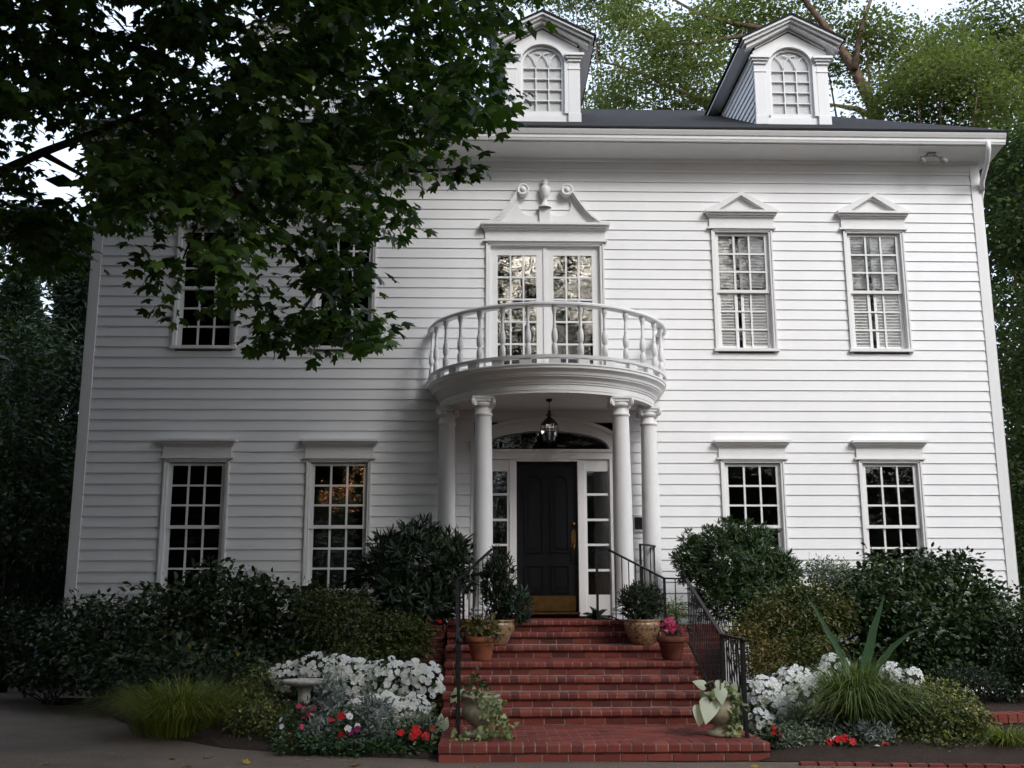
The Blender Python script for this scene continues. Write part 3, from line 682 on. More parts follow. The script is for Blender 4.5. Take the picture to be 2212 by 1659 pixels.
# hanging lantern
lan = thing('porch_lantern', 'black metal and glass lantern hanging from the portico ceiling above the door', 'lantern', (-.02, -1.0, 2.55))
lx, ly = -.02, -1.0; O_ = (lx, ly, 2.55)
k = MB(); k.tube([(lx, ly, 3.20), (lx, ly, 3.02)], .006, 6); k.lathe([(.05, .65), (.045, .62), (.01, .60)], O_, 16)
k.lathe([(.012, .48), (.03, .46), (.018, .44), (.04, .41), (.06, .395), (.03, .385), (.035, .36), (.075, .335), (.125, .27), (.135, .26), (.125, .255)], O_, 12)
for i in range(6):
    a = math.pi/3*i; c, s = math.cos(a), math.sin(a)
    k.tube([(lx+.125*c, ly+.125*s, 2.55+.26), (lx+.138*c, ly+.138*s, 2.55+.17), (lx+.085*c, ly+.085*s, 2.555)], .006, 6)
k.lathe([(.09, .0), (.092, .012), (.02, .0), (.012, -.03), (0, -.035)], O_, 12); k.lathe([(.134, .165), (.145, .17), (.134, .178)], O_, 12)
k.build('frame', M['bronze'], lan, O_)
k = MB(); k.lathe([(.083, .01), (.134, .17), (.122, .255)], O_, 6, smooth=False); k.build('lamp_glass', M['glass'], lan, O_)
k = MB(); k.tube([(lx, ly, 2.56), (lx, ly, 2.68)], .012, 8); k.lathe([(.03, .10), (.012, .12), (.012, .2), (0, .22)], O_, 10); k.build('candle_socket', M['blind'], lan, O_)
# wicker planter seen through the right sidelight
bs = thing('wicker_basket', 'brown wicker basket planter standing indoors behind the right sidelight', 'basket', (.80, .40, -.01))
k = MB(); k.lathe([(0, .01), (.19, .01), (.20, .08), (.215, .30), (.205, .32), (.22, .36), (.225, .62), (.21, .63), (.20, .55), (0, .55)], (.80, .40, -.01), 22); k.build('basket_body', M['basket'], bs, (.80, .40, -.01))
n = 60; P = np.array([.80, .40, .55])+RNG.normal(size=(n, 3))*np.array([.08, .06, .03]); V, T = leaves(P, rdir(n)+np.array([0, 0, .5]), rdir(n), RNG.uniform(.10, .18, n), OVAL)
fastmesh('foliage', V, T, M['bluefern'], bs, (.80, .40, -.01))
# ------------------------------------------------------------------ ground
g = MB(); S = 160
g.add([(-S, -S, G-.012), (S, -S, G-.012), (S, S, G-.012), (-S, S, G-.012)], [(0, 1, 2, 3)]); tag(g.build('ground', M['lawn']), 'dark woodland ground around the house', None, None, 'structure')
g = MB(); EL = [atz(u, v, G) for u, v in ((950, 1640), (700, 1632), (480, 1615), (265, 1560), (100, 1485), (0, 1440))]; ER = [atz(u, v, G) for u, v in ((1690, 1645), (2160, 1651))]
dv = [(-26, -40), (26, -40), (26, ER[1][1]-.1), (6, ER[1][1]-.1), ER[1], ER[0], (1.0, ER[0][1])]+EL+[(-18, 18), (-30, 34), (-38, 34), (-24, 8), (-18, -4), (-26, -12)]
g.add([(x, y, G-.004) for x, y in dv], [list(range(len(dv)))]); tag(g.build('driveway', M['drive']), 'grey brown aggregate driveway in front of the steps', None, None, 'structure')
def bed(name, label, outline, inner_z=.14):
    c = np.mean(np.array(outline), 0); mb = MB(); n = len(outline); V = []; 
    for k, (s, z) in enumerate(((1.0, 0), (.965, .05), (.85, .10), (.5, inner_z))):
        V += [(c[0]+(x-c[0])*s, c[1]+(y-c[1])*s, G+z+(random.uniform(-.015, .015) if k else 0)) for x, y in outline]
    V.append((c[0], c[1], G+inner_z)); Fs = []
    for k in range(3):
        for i in range(n): j = (i+1) % n; Fs.append((k*n+i, k*n+j, (k+1)*n+j, (k+1)*n+i))
    for i in range(n): Fs.append((3*n+i, 3*n+(i+1) % n, 4*n))
    mb.add(V, Fs, 0, True); return tag(mb.build(name, M['mulch']), label, None, None, 'structure')
bed('planting_bed', 'dark mulched planting bed left of the brick steps', [EL[0], EL[1], EL[2], ((EL[2][0]+EL[3][0])/2-.1, (EL[2][1]+EL[3][1])/2-.15), EL[3], EL[4], EL[5], (EL[5][0]+1.5, EL[5][1]), (-7.5, 0), (-7.4, -.0), (-1.6, -.0)], .25)
bed('planting_bed', 'dark mulched planting bed right of the brick steps', [(1.7, ER[0][1]+.03), (ER[0][0], ER[0][1]+.03), (ER[1][0], ER[1][1]+.03), (6, ER[1][1]-.05), (10, ER[1][1]-.05), (10, 3), (7.5, 0), (1.7, 0)], .25)
def brickrow(mb, x0, x1, y0, y1, z0, z1, L, mi=0, off=0., rough=.004, j=.010):
    x = x0-off*L
    while x < x1-.005:
        a, b = max(x+j/2, x0), min(x+L-j/2, x1)
        if b-a > .02:
            r = random.uniform(-rough, rough); r2 = random.uniform(-.002, .002)
            mb.cbox(a, b, y0+r, y1, z0+r2, z1+r2*.5, .005, mi)
        x += L
e = MB(); 
for i in range(26):
    t = i/25; x = 2.0+t*4.2; y = ER[0][1]-.02-.10+(ER[1][1]-ER[0][1])*min(1, (x-ER[0][0])/(ER[1][0]-ER[0][0]))
    e.box(x, x+.155, y-.12, y-.03, G-.02, G+.022+random.uniform(-.004, .004))
tag(e.build('brick_edging', M['brick']), 'flush red brick edging strip between driveway and right flower bed', 'edging')

# ------------------------------------------------------------------ brick steps
R_ = .157; ZT = [-.08-R_*i for i in range(8)]; YF = [-1.68, -1.86, -2.42, -3.32, -3.68, -4.04, -4.38, -6.00]
XL = [-1.52, -1.52, -1.52, -1.50, -1.50, -1.50, -1.50, -1.47]; XR = [1.52, 1.52, 1.52, 1.60, 1.60, 1.60, 1.60, 1.80]
steps = thing('brick_steps', 'wide red brick front steps with bullnose treads leading to the front door', 'steps', (.15, -4, G))
SO = (.15, -4, G)
for i in range(8):
    zt = ZT[i]; zb = (ZT[i+1] if i < 7 else G)-.01; yf = YF[i]; yb = (YF[i-1] if i else -.05); x0, x1 = XL[i], XR[i]
    mb = MB(); last = i == 7
    mb.box(x0+.012, x1-.012, yf+.020, (yb+.3 if i else yb), (zb if not last else G-.05), zt-.005, 1)
    nose = .094 if last else .072; o = .035 if not last else .022; d = .21
    # mortar bed behind the bullnose bricks
    f = yf-o+.0065
    mb.xprism([(f+.012, zt-nose+.004), (f, zt-nose+.018), (f, zt-.024), (f+.006, zt-.0095), (f+.02, zt-.004), (yf+.03, zt-.004), (yf+.03, zt-nose+.004)], x0+.004, x1-.004, 1)
    if not last: mb.box(x0+.016, x1-.016, yf+.010, yf+.03, zb, zt-nose-.002, 1)
    else: mb.box(x0+.016, x1-.016, yf+.007, yf+.03, zb, zt-nose-.002, 1)
    # bullnose header bricks
    x = x0; w = .1135 if not last else .119
    while x < x1-.02:
        a, b = x+.007, min(x+w-.007, x1); r = random.uniform(-.004, .004); z = zt+random.uniform(-.003, .003)
        f = yf-o+r; bt = zt-nose
        mb.xprism([(f+.012, bt), (f, bt+.015), (f, z-.022), (f+.006, z-.008), (f+.02, z), (yf+d, z-.001), (yf+d, bt)], a, b)
        x += w
    # brick paving behind the nose
    y = yf+d+.008; row = 0
    while y < yb-.02 and i in (0, 3, 7):
        y2 = min(y+.105, yb+.02); xx = x0+.01-(row % 2)*.11
        while xx < x1-.03:
            a, b = max(xx+.005, x0+.01), min(xx+.215, x1-.01)
            if b-a > .03: zz = zt-.001+random.uniform(-.003, .002); mb.box(a, b, y, y2-.01, zt-.03, zz)
            xx += .222
        y += .107; row += 1
    # riser stretchers
    if not last:
        brickrow(mb, x0+.01, x1-.01, yf+.004, yf+.06, zb+.010, zt-nose-.009, .232, 0, .5*(i % 2))
    else:
        brickrow(mb, x0, x1, yf+.0, yf+.08, zt-nose-.010-.070, zt-nose-.010, .256, 0, 0)
        brickrow(mb, x0, x1, yf+.0, yf+.08, G-.05, zt-nose-.090, .256, 0, .5)
    # exposed right and left ends
    for sx, xe in ((-1, x0), (1, x1)):
        z = zt-nose-.01; k = 0
        while z > zb+.02:
            zl = max(z-.068, zb+.004); y = yf+.02-(k % 2)*.11
            while y < yb-.02:
                a, b = max(y+.005, yf+.01), min(y+.217, yb)
                if b-a > .03: mb.box(*(sorted((xe-sx*.05, xe-sx*random.uniform(-.002, .002)))), a, b, zl, z)
                y += .222
            z -= .077; k += 1
    o_ = mb.build('step' if not last and i else ('landing'), [M['brick'], M['mortar']], steps, SO)
# brick plinth wings left and right of the upper steps (low planter walls)
def brick_wall(name, label, x0, x1, y0, y1, zt, zb, cap=True):
    t = thing(name, label, 'brick wall', ((x0+x1)/2, (y0+y1)/2, zb)); o = ((x0+x1)/2, (y0+y1)/2, zb)
    mb = MB(); mb.box(x0+.015, x1-.015, y0+.015, y1-.015, zb-.05, zt-.06, 1)
    z = zt-.10; k = 0
    while z > zb:
        brickrow(mb, x0+.012, x1-.012, y0+.008, y0+.06, z-.066, z, .222, 0, .5*(k % 2))
        for sx, xe in ((-1, x0), (1, x1)):
            y = y0+.07-(k % 2)*.11
            while y < y1-.02:
                a, b = max(y+.005, y0+.07), min(y+.217, y1-.01)
                if b-a > .03: mb.box(*(sorted((xe-sx*.06, xe-sx*.008))), a, b, z-.066, z)
                y += .222
        z -= .076; k += 1
    mb.build('wall', [M['brick'], M['mortar']], t, o)
    mb = MB(); x = x0
    while x < x1-.02:
        a, b = x+.005, min(x+.107, x1); mb.cbox(a, b, y0-.012+random.uniform(-.003, .003), y0+.21, zt-.092, zt+random.uniform(-.003, .003), .008); x += .112
    mb.build('cap', M['brick'], t, o)
brick_wall('planter_wall', 'low red brick planter wall left of the upper steps, pink and red flowers on top', -2.25, -1.53, -1.72, -1.35, -.14, G)
brick_wall('planter_wall', 'low red brick planter wall right of the upper steps behind the iron railing', 1.62, 2.30, -1.72, -1.35, -.14, G)
s_ = MB(); s_.box(-2.22, -1.54, -1.36, -.02, G, -.2); s_.box(1.63, 2.28, -1.36, -.02, G, -.2); tag(s_.build('raised_soil', M['soil']), 'dark soil of the raised planters beside the porch', None, None, 'structure')
# curved wall at the right edge
cw = thing('garden_wall', 'curved low red brick garden wall at the right edge of the driveway bed', 'brick wall', (4.7, -5.4, G)); co_ = (4.7, -5.4, G)
mb = MB(); mc = MB(); cx_, cy0, RR = 4.34, -.25, 4.85
def cwpt(a, r): return (cx_-r*math.cos(a), cy0+r*math.sin(a))
na = 26
for lay in range(7):
    z1 = -1.02-.09-.076*lay; z0 = z1-.066
    for i in range(na):
        a0 = rad(-91-2.62*(i+.5*(lay % 2))); a1 = a0-rad(2.49)
        q = [cwpt(a0, RR), cwpt(a1, RR), cwpt(a1, RR-.22), cwpt(a0, RR-.22)]
        mb.add([(x, y, z0) for x, y in q]+[(x, y, z1) for x, y in q], [(0, 3, 2, 1), (4, 5, 6, 7), (0, 1, 5, 4), (1, 2, 6, 5), (2, 3, 7, 6), (3, 0, 4, 7)])
for i in range(na*2):
    a0 = rad(-91-1.31*i); a1 = a0-rad(1.2)
    q = [cwpt(a0, RR+.02), cwpt(a1, RR+.02), cwpt(a1, RR-.24), cwpt(a0, RR-.24)]; zt = -1.02+random.uniform(-.003, .003)+.0022*i
    mc.add([(x, y, -1.11) for x, y in q]+[(x, y, zt) for x, y in q], [(0, 3, 2, 1), (4, 5, 6, 7), (0, 1, 5, 4), (1, 2, 6, 5), (2, 3, 7, 6), (3, 0, 4, 7)])
core = [cwpt(rad(-91.2-2.62*i), RR-.008) for i in range(na+1)]; inn = [cwpt(rad(-91.2-2.62*i), RR-.21) for i in range(na+1)]
vv = [(x, y, z) for z in (G-.1, -1.10) for x, y in core+inn]; m_ = na+1
mb.add(vv, [(i, i+1, i+1+2*m_, i+2*m_) for i in range(na)]+[(m_+i, m_+i+2*m_, m_+i+1+2*m_, m_+i+1) for i in range(na)], 1)
mb.build('wall', [M['brick'], M['mortar']], cw, co_); mc.build('cap', M['brick'], cw, co_)

# ------------------------------------------------------------------ iron railings
def railing(name, label, top, base, posts, spacing=.118, group='iron handrails of the steps'):
    """top, base: matching polylines"""
    t = thing(name, label, 'railing', top[-1][:2]+(base[-1][2],), group); o = top[-1][:2]+(base[-1][2],)
    r = MB()
    for a, b in zip(top[:-1], top[1:]): r.bar(a, b, .042, .022)
    for p in top[1:-1]: r.lathe([(0, -.014), (.022, -.012), (.022, .012), (0, .014)], p, 10)
    r.lathe([(0, -.035), (.024, -.03), (.034, -.01), (.034, .008), (.02, .022), (0, .026)], top[-1], 14); r.build('handrail', M['iron'], t, o)
    r = MB()
    for a, b in zip(base[:-1], base[1:]): r.bar(a, b, .026, .014)
    r.build('base_rail', M['iron'], t, o)
    for i, zf in posts:
        p = MB(); x, y, z = top[i]; p.box(x-.017, x+.017, y-.017, y+.017, zf, z-.008); p.box(x-.03, x+.03, y-.03, y+.03, zf, zf+.012); p.build('post', M['iron'], t, o)
    for (a, b), (c, d) in zip(zip(top[:-1], top[1:]), zip(base[:-1], base[1:])):
        a, b, c, d = map(Vector, (a, b, c, d)); n = max(1, int((b-a).xy.length/spacing+.5))
        for k in range(1, n):
            p = a+(b-a)*k/n; q = c+(d-c)*k/n; m = MB(); h = .0065
            m.box(p.x-h, p.x+h, p.y-h, p.y+h, q.z, p.z-.008); m.build('baluster', M['iron'], t, o)
railing('iron_railing', 'black iron stair railing on the right side of the brick steps',
        [(.60, -1.60, .895), (.765, -1.60, .905), (1.44, -2.28, .485), (1.73, -2.33, .475), (1.69, -4.55, -.19), (1.67, -5.62, -.205)],
        [(.60, -1.60, -.02), (.765, -1.60, -.02), (1.44, -2.28, -.33), (1.73, -2.33, -.36), (1.69, -4.55, -1.06), (1.67, -5.62, -1.10)],
        [(0, -.082), (2, -.396), (4, -1.181), (5, -1.181)])
railing('iron_railing', 'black iron stair railing on the left side of the brick steps',
        [(-.74, -1.60, .895), (-.90, -1.60, .905), (-1.34, -2.28, .485), (-1.37, -2.33, .475), (-1.315, -4.55, -.19), (-1.28, -5.62, -.205)],
        [(-.74, -1.60, -.02), (-.90, -1.60, -.02), (-1.34, -2.28, -.33), (-1.37, -2.33, -.34), (-1.315, -4.55, -1.06), (-1.28, -5.62, -1.10)],
        [(0, -.082), (2, -.396), (4, -1.181), (5, -1.181)])
for s, w_ in ((1, 'right'), (-1, 'left')):
    pts = [(s*1.70*math.sin(rad(a)), -1.70*math.cos(rad(a))) for a in (50, 58, 66, 74, 82)]
    railing('iron_railing', 'short curved black iron porch railing between the two %s-hand columns' % w_, [(x, y, 1.0) for x, y in pts], [(x, y, .02) for x, y in pts], [(0, -.082), (4, -.082)], .105, None)

# ------------------------------------------------------------------ plants: generators
def clumps(cs, n_per, spread, L, T, droop=.2, up=.6, inward=None, jit=.3):
    """n_per leaves around each clump centre; they point outward from the clump"""
    N = len(cs)*n_per; C = np.repeat(np.asarray(cs), n_per, 0); off = RNG.normal(size=(N, 3))*np.asarray(spread)
    P = C+off; tip = nrm(off)+rdir(N)*.5+np.array([0, 0, -droop]); nor = rdir(N)*.8+np.array([0, -.15, up])
    return leaves(P, tip, nor, L*RNG.uniform(1-jit, 1+jit, N), T)
def rosettes(cs, dirs, n_per, L, T, spread=.9, jit=.3):
    N = len(cs)*n_per; C = np.repeat(np.asarray(cs), n_per, 0); D = np.repeat(nrm(np.asarray(dirs)), n_per, 0)
    tip = nrm(D*.55+rdir(N)*spread); nor = nrm(D*1.0+rdir(N)*.3)
    return leaves(C+tip*L*.15+rdir(N)*L*.25, tip, nor, L*RNG.uniform(1-jit, 1+jit, N), T)
def ellw(u, v, ru, rv, Y, ry=None):
    if v+rv > 1555: Y -= .5*min(1, (v+rv-1555)/40)
    c = at(u, v, Y); s = (Y-CAM[1])/F; return c, np.array([ru*s, ry if ry else max(ru, rv)*s*.8, rv*s])
def stems(mb, base, tops, r=.012, seg=5):
    for t in tops:
        b = np.asarray(base)+RNG.normal(size=3)*np.array([.08, .06, 0]); t = np.asarray(t); m = (b+t)/2+RNG.normal(size=3)*.05
        mb.tube([b, m, t], [r*1.4, r, r*.4], seg)
def shrub(name, label, blobs, m, T, L, n, mode='clump', n_per=9, spread=.09, cat='shrub', group=None, extra=None, lo=.5, spreadk=.9, droop=.2, up=.6):
    """blobs: ellipses seen in the photograph at a depth: (u, v, ru, rv, Y[, ry])"""
    E = [ellw(*b) for b in blobs]; w = np.array([r[0]*r[2] for c, r in E]); w = w/w.sum(); E = [(c, np.maximum(r-(spread if mode == 'clump' else 0)-.3*L, r*.45)) for c, r in E]
    base = (float(np.average([c[0] for c, r in E], weights=w)), float(np.average([c[1] for c, r in E], weights=w)), G)
    t = thing(name, label, cat, base, group); V = []; allc = []
    for (c, r), wi in zip(E, w):
        k = max(4, int(n*wi/n_per)); P, D = ell(k, c, r, lo, 1.0)
        lump = 1+.13*np.sin(D[:, :1]*7+c[0])*np.sin(D[:, 2:]*9+c[1]); P = c+(P-c)*lump; sh = RNG.uniform(0, 1, (k, 1)) < .06; P = np.where(sh & (D[:, 2:] > -.1), c+(P-c)*RNG.uniform(1.1, 1.3, (k, 1)), P)
        P[:, 2] = np.maximum(P[:, 2], G+.05); allc.append(P)
        if mode == 'rosette': V.append(rosettes(P, D+np.array([0, -.1, .35]), n_per, L, T, spreadk))
        else: V.append(clumps(P, n_per, (spread, spread, spread*.7), L, T, droop, up))
    v, f = join(*V); fastmesh('foliage', v, f, m, t, base)
    P = np.concatenate(allc); mb = MB(); idx = RNG.choice(len(P), min(12, len(P)), False); stems(mb, (base[0], base[1]+.1, G-.02), P[idx], .007)
    mb.build('stems', M['bark'], t, base)
    if extra:
        for nm, mm, cnt, LL, TT in extra:
            Q = P[RNG.choice(len(P), min(cnt, len(P)), False)]; Q = Q[Q[:, 1] < base[1]+.05]
            if len(Q):
                v, f = leaves(Q+np.array([0, -.05, .02]), rdir(len(Q)), rdir(len(Q))*.4+np.array([0, -1, .4]), LL, TT); fastmesh(nm, v, f, mm, t, base)
    return t
def blades(n, base, r0, H, spread, width, droop=1.0, seg=6, up=.35):
    """arching blades rising from a tuft"""
    V = []; Tt = []; b = 0
    for i in range(n):
        a = random.uniform(0, 2*math.pi); s = random.uniform(.15, 1)**.7*spread; h = H*random.uniform(.65, 1.1)
        p0 = np.array(base)+np.array([math.cos(a), math.sin(a), 0])*r0*random.random(); d = np.array([math.cos(a+random.gauss(0, .3)), math.sin(a+random.gauss(0, .3)), 0]); sd = np.array([-d[1], d[0], 0])
        w = width*random.uniform(.7, 1.2)
        for k in range(seg+1):
            t = k/seg; x = s*t*(.4+.6*t); z = h*(t*(1.35)-.35*t*t*(1+droop*1.6*s/spread*t)); ww = w*(1-t)**.6*(.5+.5*min(1, t*4)) if k < seg else .0005
            p = p0+d*x+np.array([0, 0, z]); p[2] = max(p[2], G+.015+.01*random.random()); V += [p-sd*ww/2, p+sd*ww/2]
            if k: Tt += [(b-2, b-1, b), (b-1, b+1, b)]
            b += 2
    return np.array(V), np.array(Tt)
def tuft(name, label, u, v, Y, n, r0, H, spread, width, m, droop=1.0, cat='ornamental grass', z=None):
    if v > 1550: Y -= .35
    p = A3(u, v, Y); base = (p[0], p[1], z if z is not None else G); t = thing(name, label, cat, base); t['kind'] = 'thing'
    V, T = blades(n, base, r0, H, spread, width, droop); fastmesh('blades', V, T, m, t, base); return t
def flower_mesh(R=.03, petals=5, name='blossom'):
    mb = MB(); vs = [(0, 0, 0)]; fs = []
    for k in range(petals):
        a = 2*math.pi*k/petals; h = math.pi/petals*1.12
        for da, r, z in ((-h*.55, .55, .1), (-h*.95, .85, .14), (-h*.5, 1.06, .04), (0, 1.0, .0), (h*.5, 1.06, .04), (h*.95, .85, .14), (h*.55, .55, .1)):
            vs.append((R*r*math.cos(a+da), R*r*math.sin(a+da), R*(z*1.3)))
        b = 1+7*k; fs += [(0, b, b+1), (0, b+1, b+2), (0, b+2, b+3), (0, b+3, b+4), (0, b+4, b+5), (0, b+5, b+6)]
    mb.add(vs, fs); me = bpy.data.meshes.new(name); me.from_pydata(mb.v, [], mb.f); return me
def blossoms(t, P, N, me, sc=(.8, 1.2)):
    for p, n in zip(P, N):
        o = bpy.data.objects.new('blossom', me); COL.objects.link(o); o.parent = t; o.location = Vector(p)-t.location
        o.rotation_euler = Vector(n).to_track_quat('Z', 'Y').to_euler(); o.rotation_euler.rotate_axis('Z', random.uniform(0, 6)); s = random.uniform(*sc); o.scale = (s, s, s)
FM = {}
for k, m in (('white', 'white'), ('red', 'red'), ('pink', 'pink'), ('magenta', 'magenta'), ('palepink', 'palepink')):
    me = flower_mesh(); me.materials.append(M[m]); FM[k] = me
def impatiens(label, blobs, col, nflow, nleaf=500, L=.06, group=None, base_z=None, R=1.0, top=False, cat='flowering plant'):
    E = [ellw(*b) for b in blobs]; w = np.array([r[0]*r[2] for c, r in E]); w /= w.sum(); c0 = sum(c*wi for (c, r), wi in zip(E, w)); base = (float(c0[0]), float(c0[1]), base_z if base_z is not None else G)
    t = thing('impatiens_plant', label, cat, base, group); V = []; FP = []; FN = []
    for (c, r), wi in zip(E, w):
        k = max(3, int(nleaf*wi/5)); P, D = ell(k, c, r*.93, .35, 1.0); P[:, 2] = np.maximum(P[:, 2], base[2]+.03); V.append(clumps(P, 5, (.05, .05, .035), L, OVAL, .1, .7))
        q = max(1, int(round(nflow*wi))); 
        got = 0
        for _ in range(q*40):
            d = nrm(RNG.normal(size=3)+np.array([0, -.9, .35])); p = c+d*r*random.uniform(.92, 1.08)
            if d[1] > .25 or p[2] < base[2]+.05: continue
            if FP and min(np.sum((np.array(FP)-p)**2, 1)) < (.027*R)**2: continue
            FP.append(p); FN.append(nrm(d/np.asarray(r)*min(r)+np.array([0, -.55, .25])+RNG.normal(size=3)*.3)); got += 1
            if got >= q: break
    v, f = join(*V); fastmesh('foliage', v, f, M['impleaf'], t, base)
    cols = col if isinstance(col, list) else [col]
    for i, c in enumerate(cols): blossoms(t, FP[i::len(cols)], FN[i::len(cols)], FM[c], (.85*R, 1.25*R))
    return t

# ------------------------------------------------------------------ left bed
shrub('shrub', 'very dark dense shrub at the left corner of the house', [(40, 1380, 150, 90, .9), (190, 1370, 110, 90, -.6), (250, 1440, 120, 75, -1.3), (130, 1450, 120, 50, -.2), (60, 1440, 120, 50, 1.0)], M['camellia'], OVAL, .085, 11000, n_per=9, spread=.10)
shrub('shrub', 'broad dark leafy shrub with a few yellow leaves under the left windows', [(360, 1330, 120, 85, -.9), (500, 1320, 120, 85, -1.0), (610, 1330, 110, 80, -1.1), (450, 1430, 220, 70, -1.6), (680, 1430, 120, 60, -1.8), (700, 1295, 70, 45, -.7), (455, 1235, 25, 28, -.9), (540, 1262, 60, 30, -.9)], M['camellia'], OVAL, .095, 9000, n_per=8, spread=.10, extra=[('yellow_leaf', M['dead'], 9, .09, OVAL)])
shrub('shrub', 'low fine-leaved dark shrub in front of the broad left shrub', [(400, 1470, 170, 60, -2.2), (560, 1475, 90, 60, -2.4)], M['pieris'], NARROW, .055, 5500, n_per=10, spread=.07)
shrub('azalea', 'olive green azalea bush in front of the dark leathery shrub, left of the steps', [(740, 1345, 105, 75, -1.9), (850, 1375, 85, 60, -2.2), (700, 1310, 60, 45, -1.7), (890, 1385, 55, 55, -2.3), (800, 1420, 110, 45, -2.5)], M['azalea'], OVAL, .048, 12000, n_per=12, spread=.07)
shrub('leathery_shrub', 'dark shrub with whorled narrow leaves beside the left portico column', [(890, 1215, 100, 80, -1.15), (980, 1225, 52, 65, -1.3), (820, 1230, 50, 55, -1.0), (900, 1290, 110, 60, -1.3), (915, 1150, 32, 26, -1.1), (845, 1165, 24, 20, -1.1), (985, 1178, 22, 20, -1.2)], M['pieris'], NARROW, .16, 5200, mode='rosette', n_per=11, spreadk=.8)
tuft('grass_clump', 'small arching green grass clump on the brick planter wall left of the steps', 950, 1345, -1.3, 170, .07, .42, .24, .012, M['grass'], .9, z=-.2)
impatiens('magenta impatiens on top of the left brick planter wall', [(903, 1338, 14, 9, -1.55, .07)], 'magenta', 5, 60, base_z=-.2, R=1.1)
impatiens('red impatiens on top of the left brick planter wall beside the grass clump', [(936, 1346, 22, 8, -1.55, .07)], 'red', 6, 70, base_z=-.2, R=1.1)
wl = [('loose white impatiens drift behind the grey bird bath', [(680, 1447, 50, 32, -3.2, .25), (625, 1462, 40, 28, -3.2, .25), (730, 1440, 24, 26, -3.2, .2)], 84),
      ('white impatiens clump between the bird bath and the thickest white flowers', [(765, 1475, 58, 48, -3.6, .3)], 88),
      ('thickest white impatiens mound in the middle of the left flower bed', [(835, 1490, 58, 60, -3.7, .3)], 96),
      ('low front part of the white impatiens above the silver plants', [(820, 1540, 66, 40, -4.1, .25)], 92),
      ('white impatiens mound next to the left end of the brick steps', [(905, 1485, 50, 58, -3.8, .3), (890, 1535, 36, 34, -4.1, .25)], 98)]
for lb, bl, n in wl: impatiens(lb, bl, 'white', n, 700, group='white impatiens in the flower beds', R=1.35)
bb = A3(655, 1560, -4.15); bt = thing('bird_bath', 'round grey stone bird bath standing in the left flower bed', 'bird bath', (bb[0], bb[1], G)); bo_ = (bb[0], bb[1], G)
zt_ = A3(655, 1468, -4.15)[2]-G
k = MB(); k.lathe([(0, zt_-.05), (.14, zt_-.045), (.225, zt_-.008), (.245, zt_), (.255, zt_-.01), (.25, zt_-.03), (.2, zt_-.06), (.10, zt_-.085), (.07, zt_-.09)], bo_, 32); k.build('basin', M['concrete'], bt, bo_)
k = MB(); k.lathe([(.09, zt_-.085), (.08, zt_-.12), (.07, zt_-.14), (.085, .22), (.10, .12), (.13, .08), (.15, .05), (.15, 0)], bo_, 24); k.build('pedestal', M['concrete'], bt, bo_)
tuft('ornamental_grass', 'large arching yellow-green grass clump at the left edge of the bed by the driveway', 395, 1560, -3.35, 1900, .60, .80, 1.0, .013, M['ygrass'], 1.1)
shrub('variegated_shrub', 'yellow-speckled variegated shrub between the grass clump and the bird bath', [(560, 1555, 70, 55, -3.9), (600, 1580, 40, 35, -4.2), (545, 1490, 22, 45, -3.7), (565, 1450, 10, 30, -3.6)], M['euonymus'], OVAL, .04, 3000, n_per=9, spread=.06)
for lb, bl in (('tall feathery silver dusty miller in front of the bird bath', [(712, 1520, 34, 60, -4.3, .2), (690, 1585, 34, 30, -4.5, .2)]), ('silver dusty miller at the foot of the white flowers', [(808, 1555, 40, 44, -4.45, .2), (825, 1590, 30, 22, -4.6, .15)])):
    shrub('dusty_miller', lb, bl, M['silver'], NARROW, .09, 1300, mode='rosette', n_per=9, cat='silver plant', spreadk=1.0)
shrub('grey_plant', 'grey-green small-leaved plant beside the left urn', [(905, 1560, 48, 24, -4.6, .2)], M['greyleaf'], OVAL, .03, 1300, n_per=9, spread=.05, cat='plant')
impatiens('pink impatiens under the bird bath', [(660, 1535, 26, 26, -4.5, .12)], ['pink', 'palepink'], 6, 160, R=1.15)
impatiens('small pink and white impatiens at the foot of the variegated shrub', [(630, 1575, 26, 34, -4.55, .15)], ['pink', 'white'], 6, 160, R=.9)
impatiens('red and white impatiens between the two silver plants', [(750, 1570, 38, 40, -4.65, .15)], ['red', 'white', 'magenta'], 9, 200, R=1.1)
impatiens('coral red impatiens at the front corner of the bed beside the steps', [(890, 1590, 55, 24, -4.85, .15)], 'red', 6, 240, R=1.25)
impatiens('low green impatiens with few red flowers in front of the silver plant', [(800, 1610, 50, 14, -4.8, .12), (860, 1618, 40, 14, -4.9, .1)], ['white', 'red'], 3, 240, R=.9)
ca = thing('caladium_plant', 'single large white leaf leaning out beside the left end of the steps', 'plant', A3(948, 1590, -4.9)[:2]+(G,)); P = at([950, 958, 940], [1555, 1545, 1570], [-4.95, -4.9, -4.95])
V, T = leaves(P+np.array([[0, 0, -.12]]*3), np.array([[.1, -.1, 1], [.35, 0, .8], [-.3, 0, .7]]), np.array([[.2, -1, .1]]*3), [.19, .11, .09], HEART); fastmesh('leaf', V, T, M['caladium'], ca, ca.location)
k = MB()
for p in P: k.tube([tuple(ca.location), tuple(p+np.array([0, 0, -.1]))], .006, 5)
k.build('stems', M['grass'], ca, ca.location)

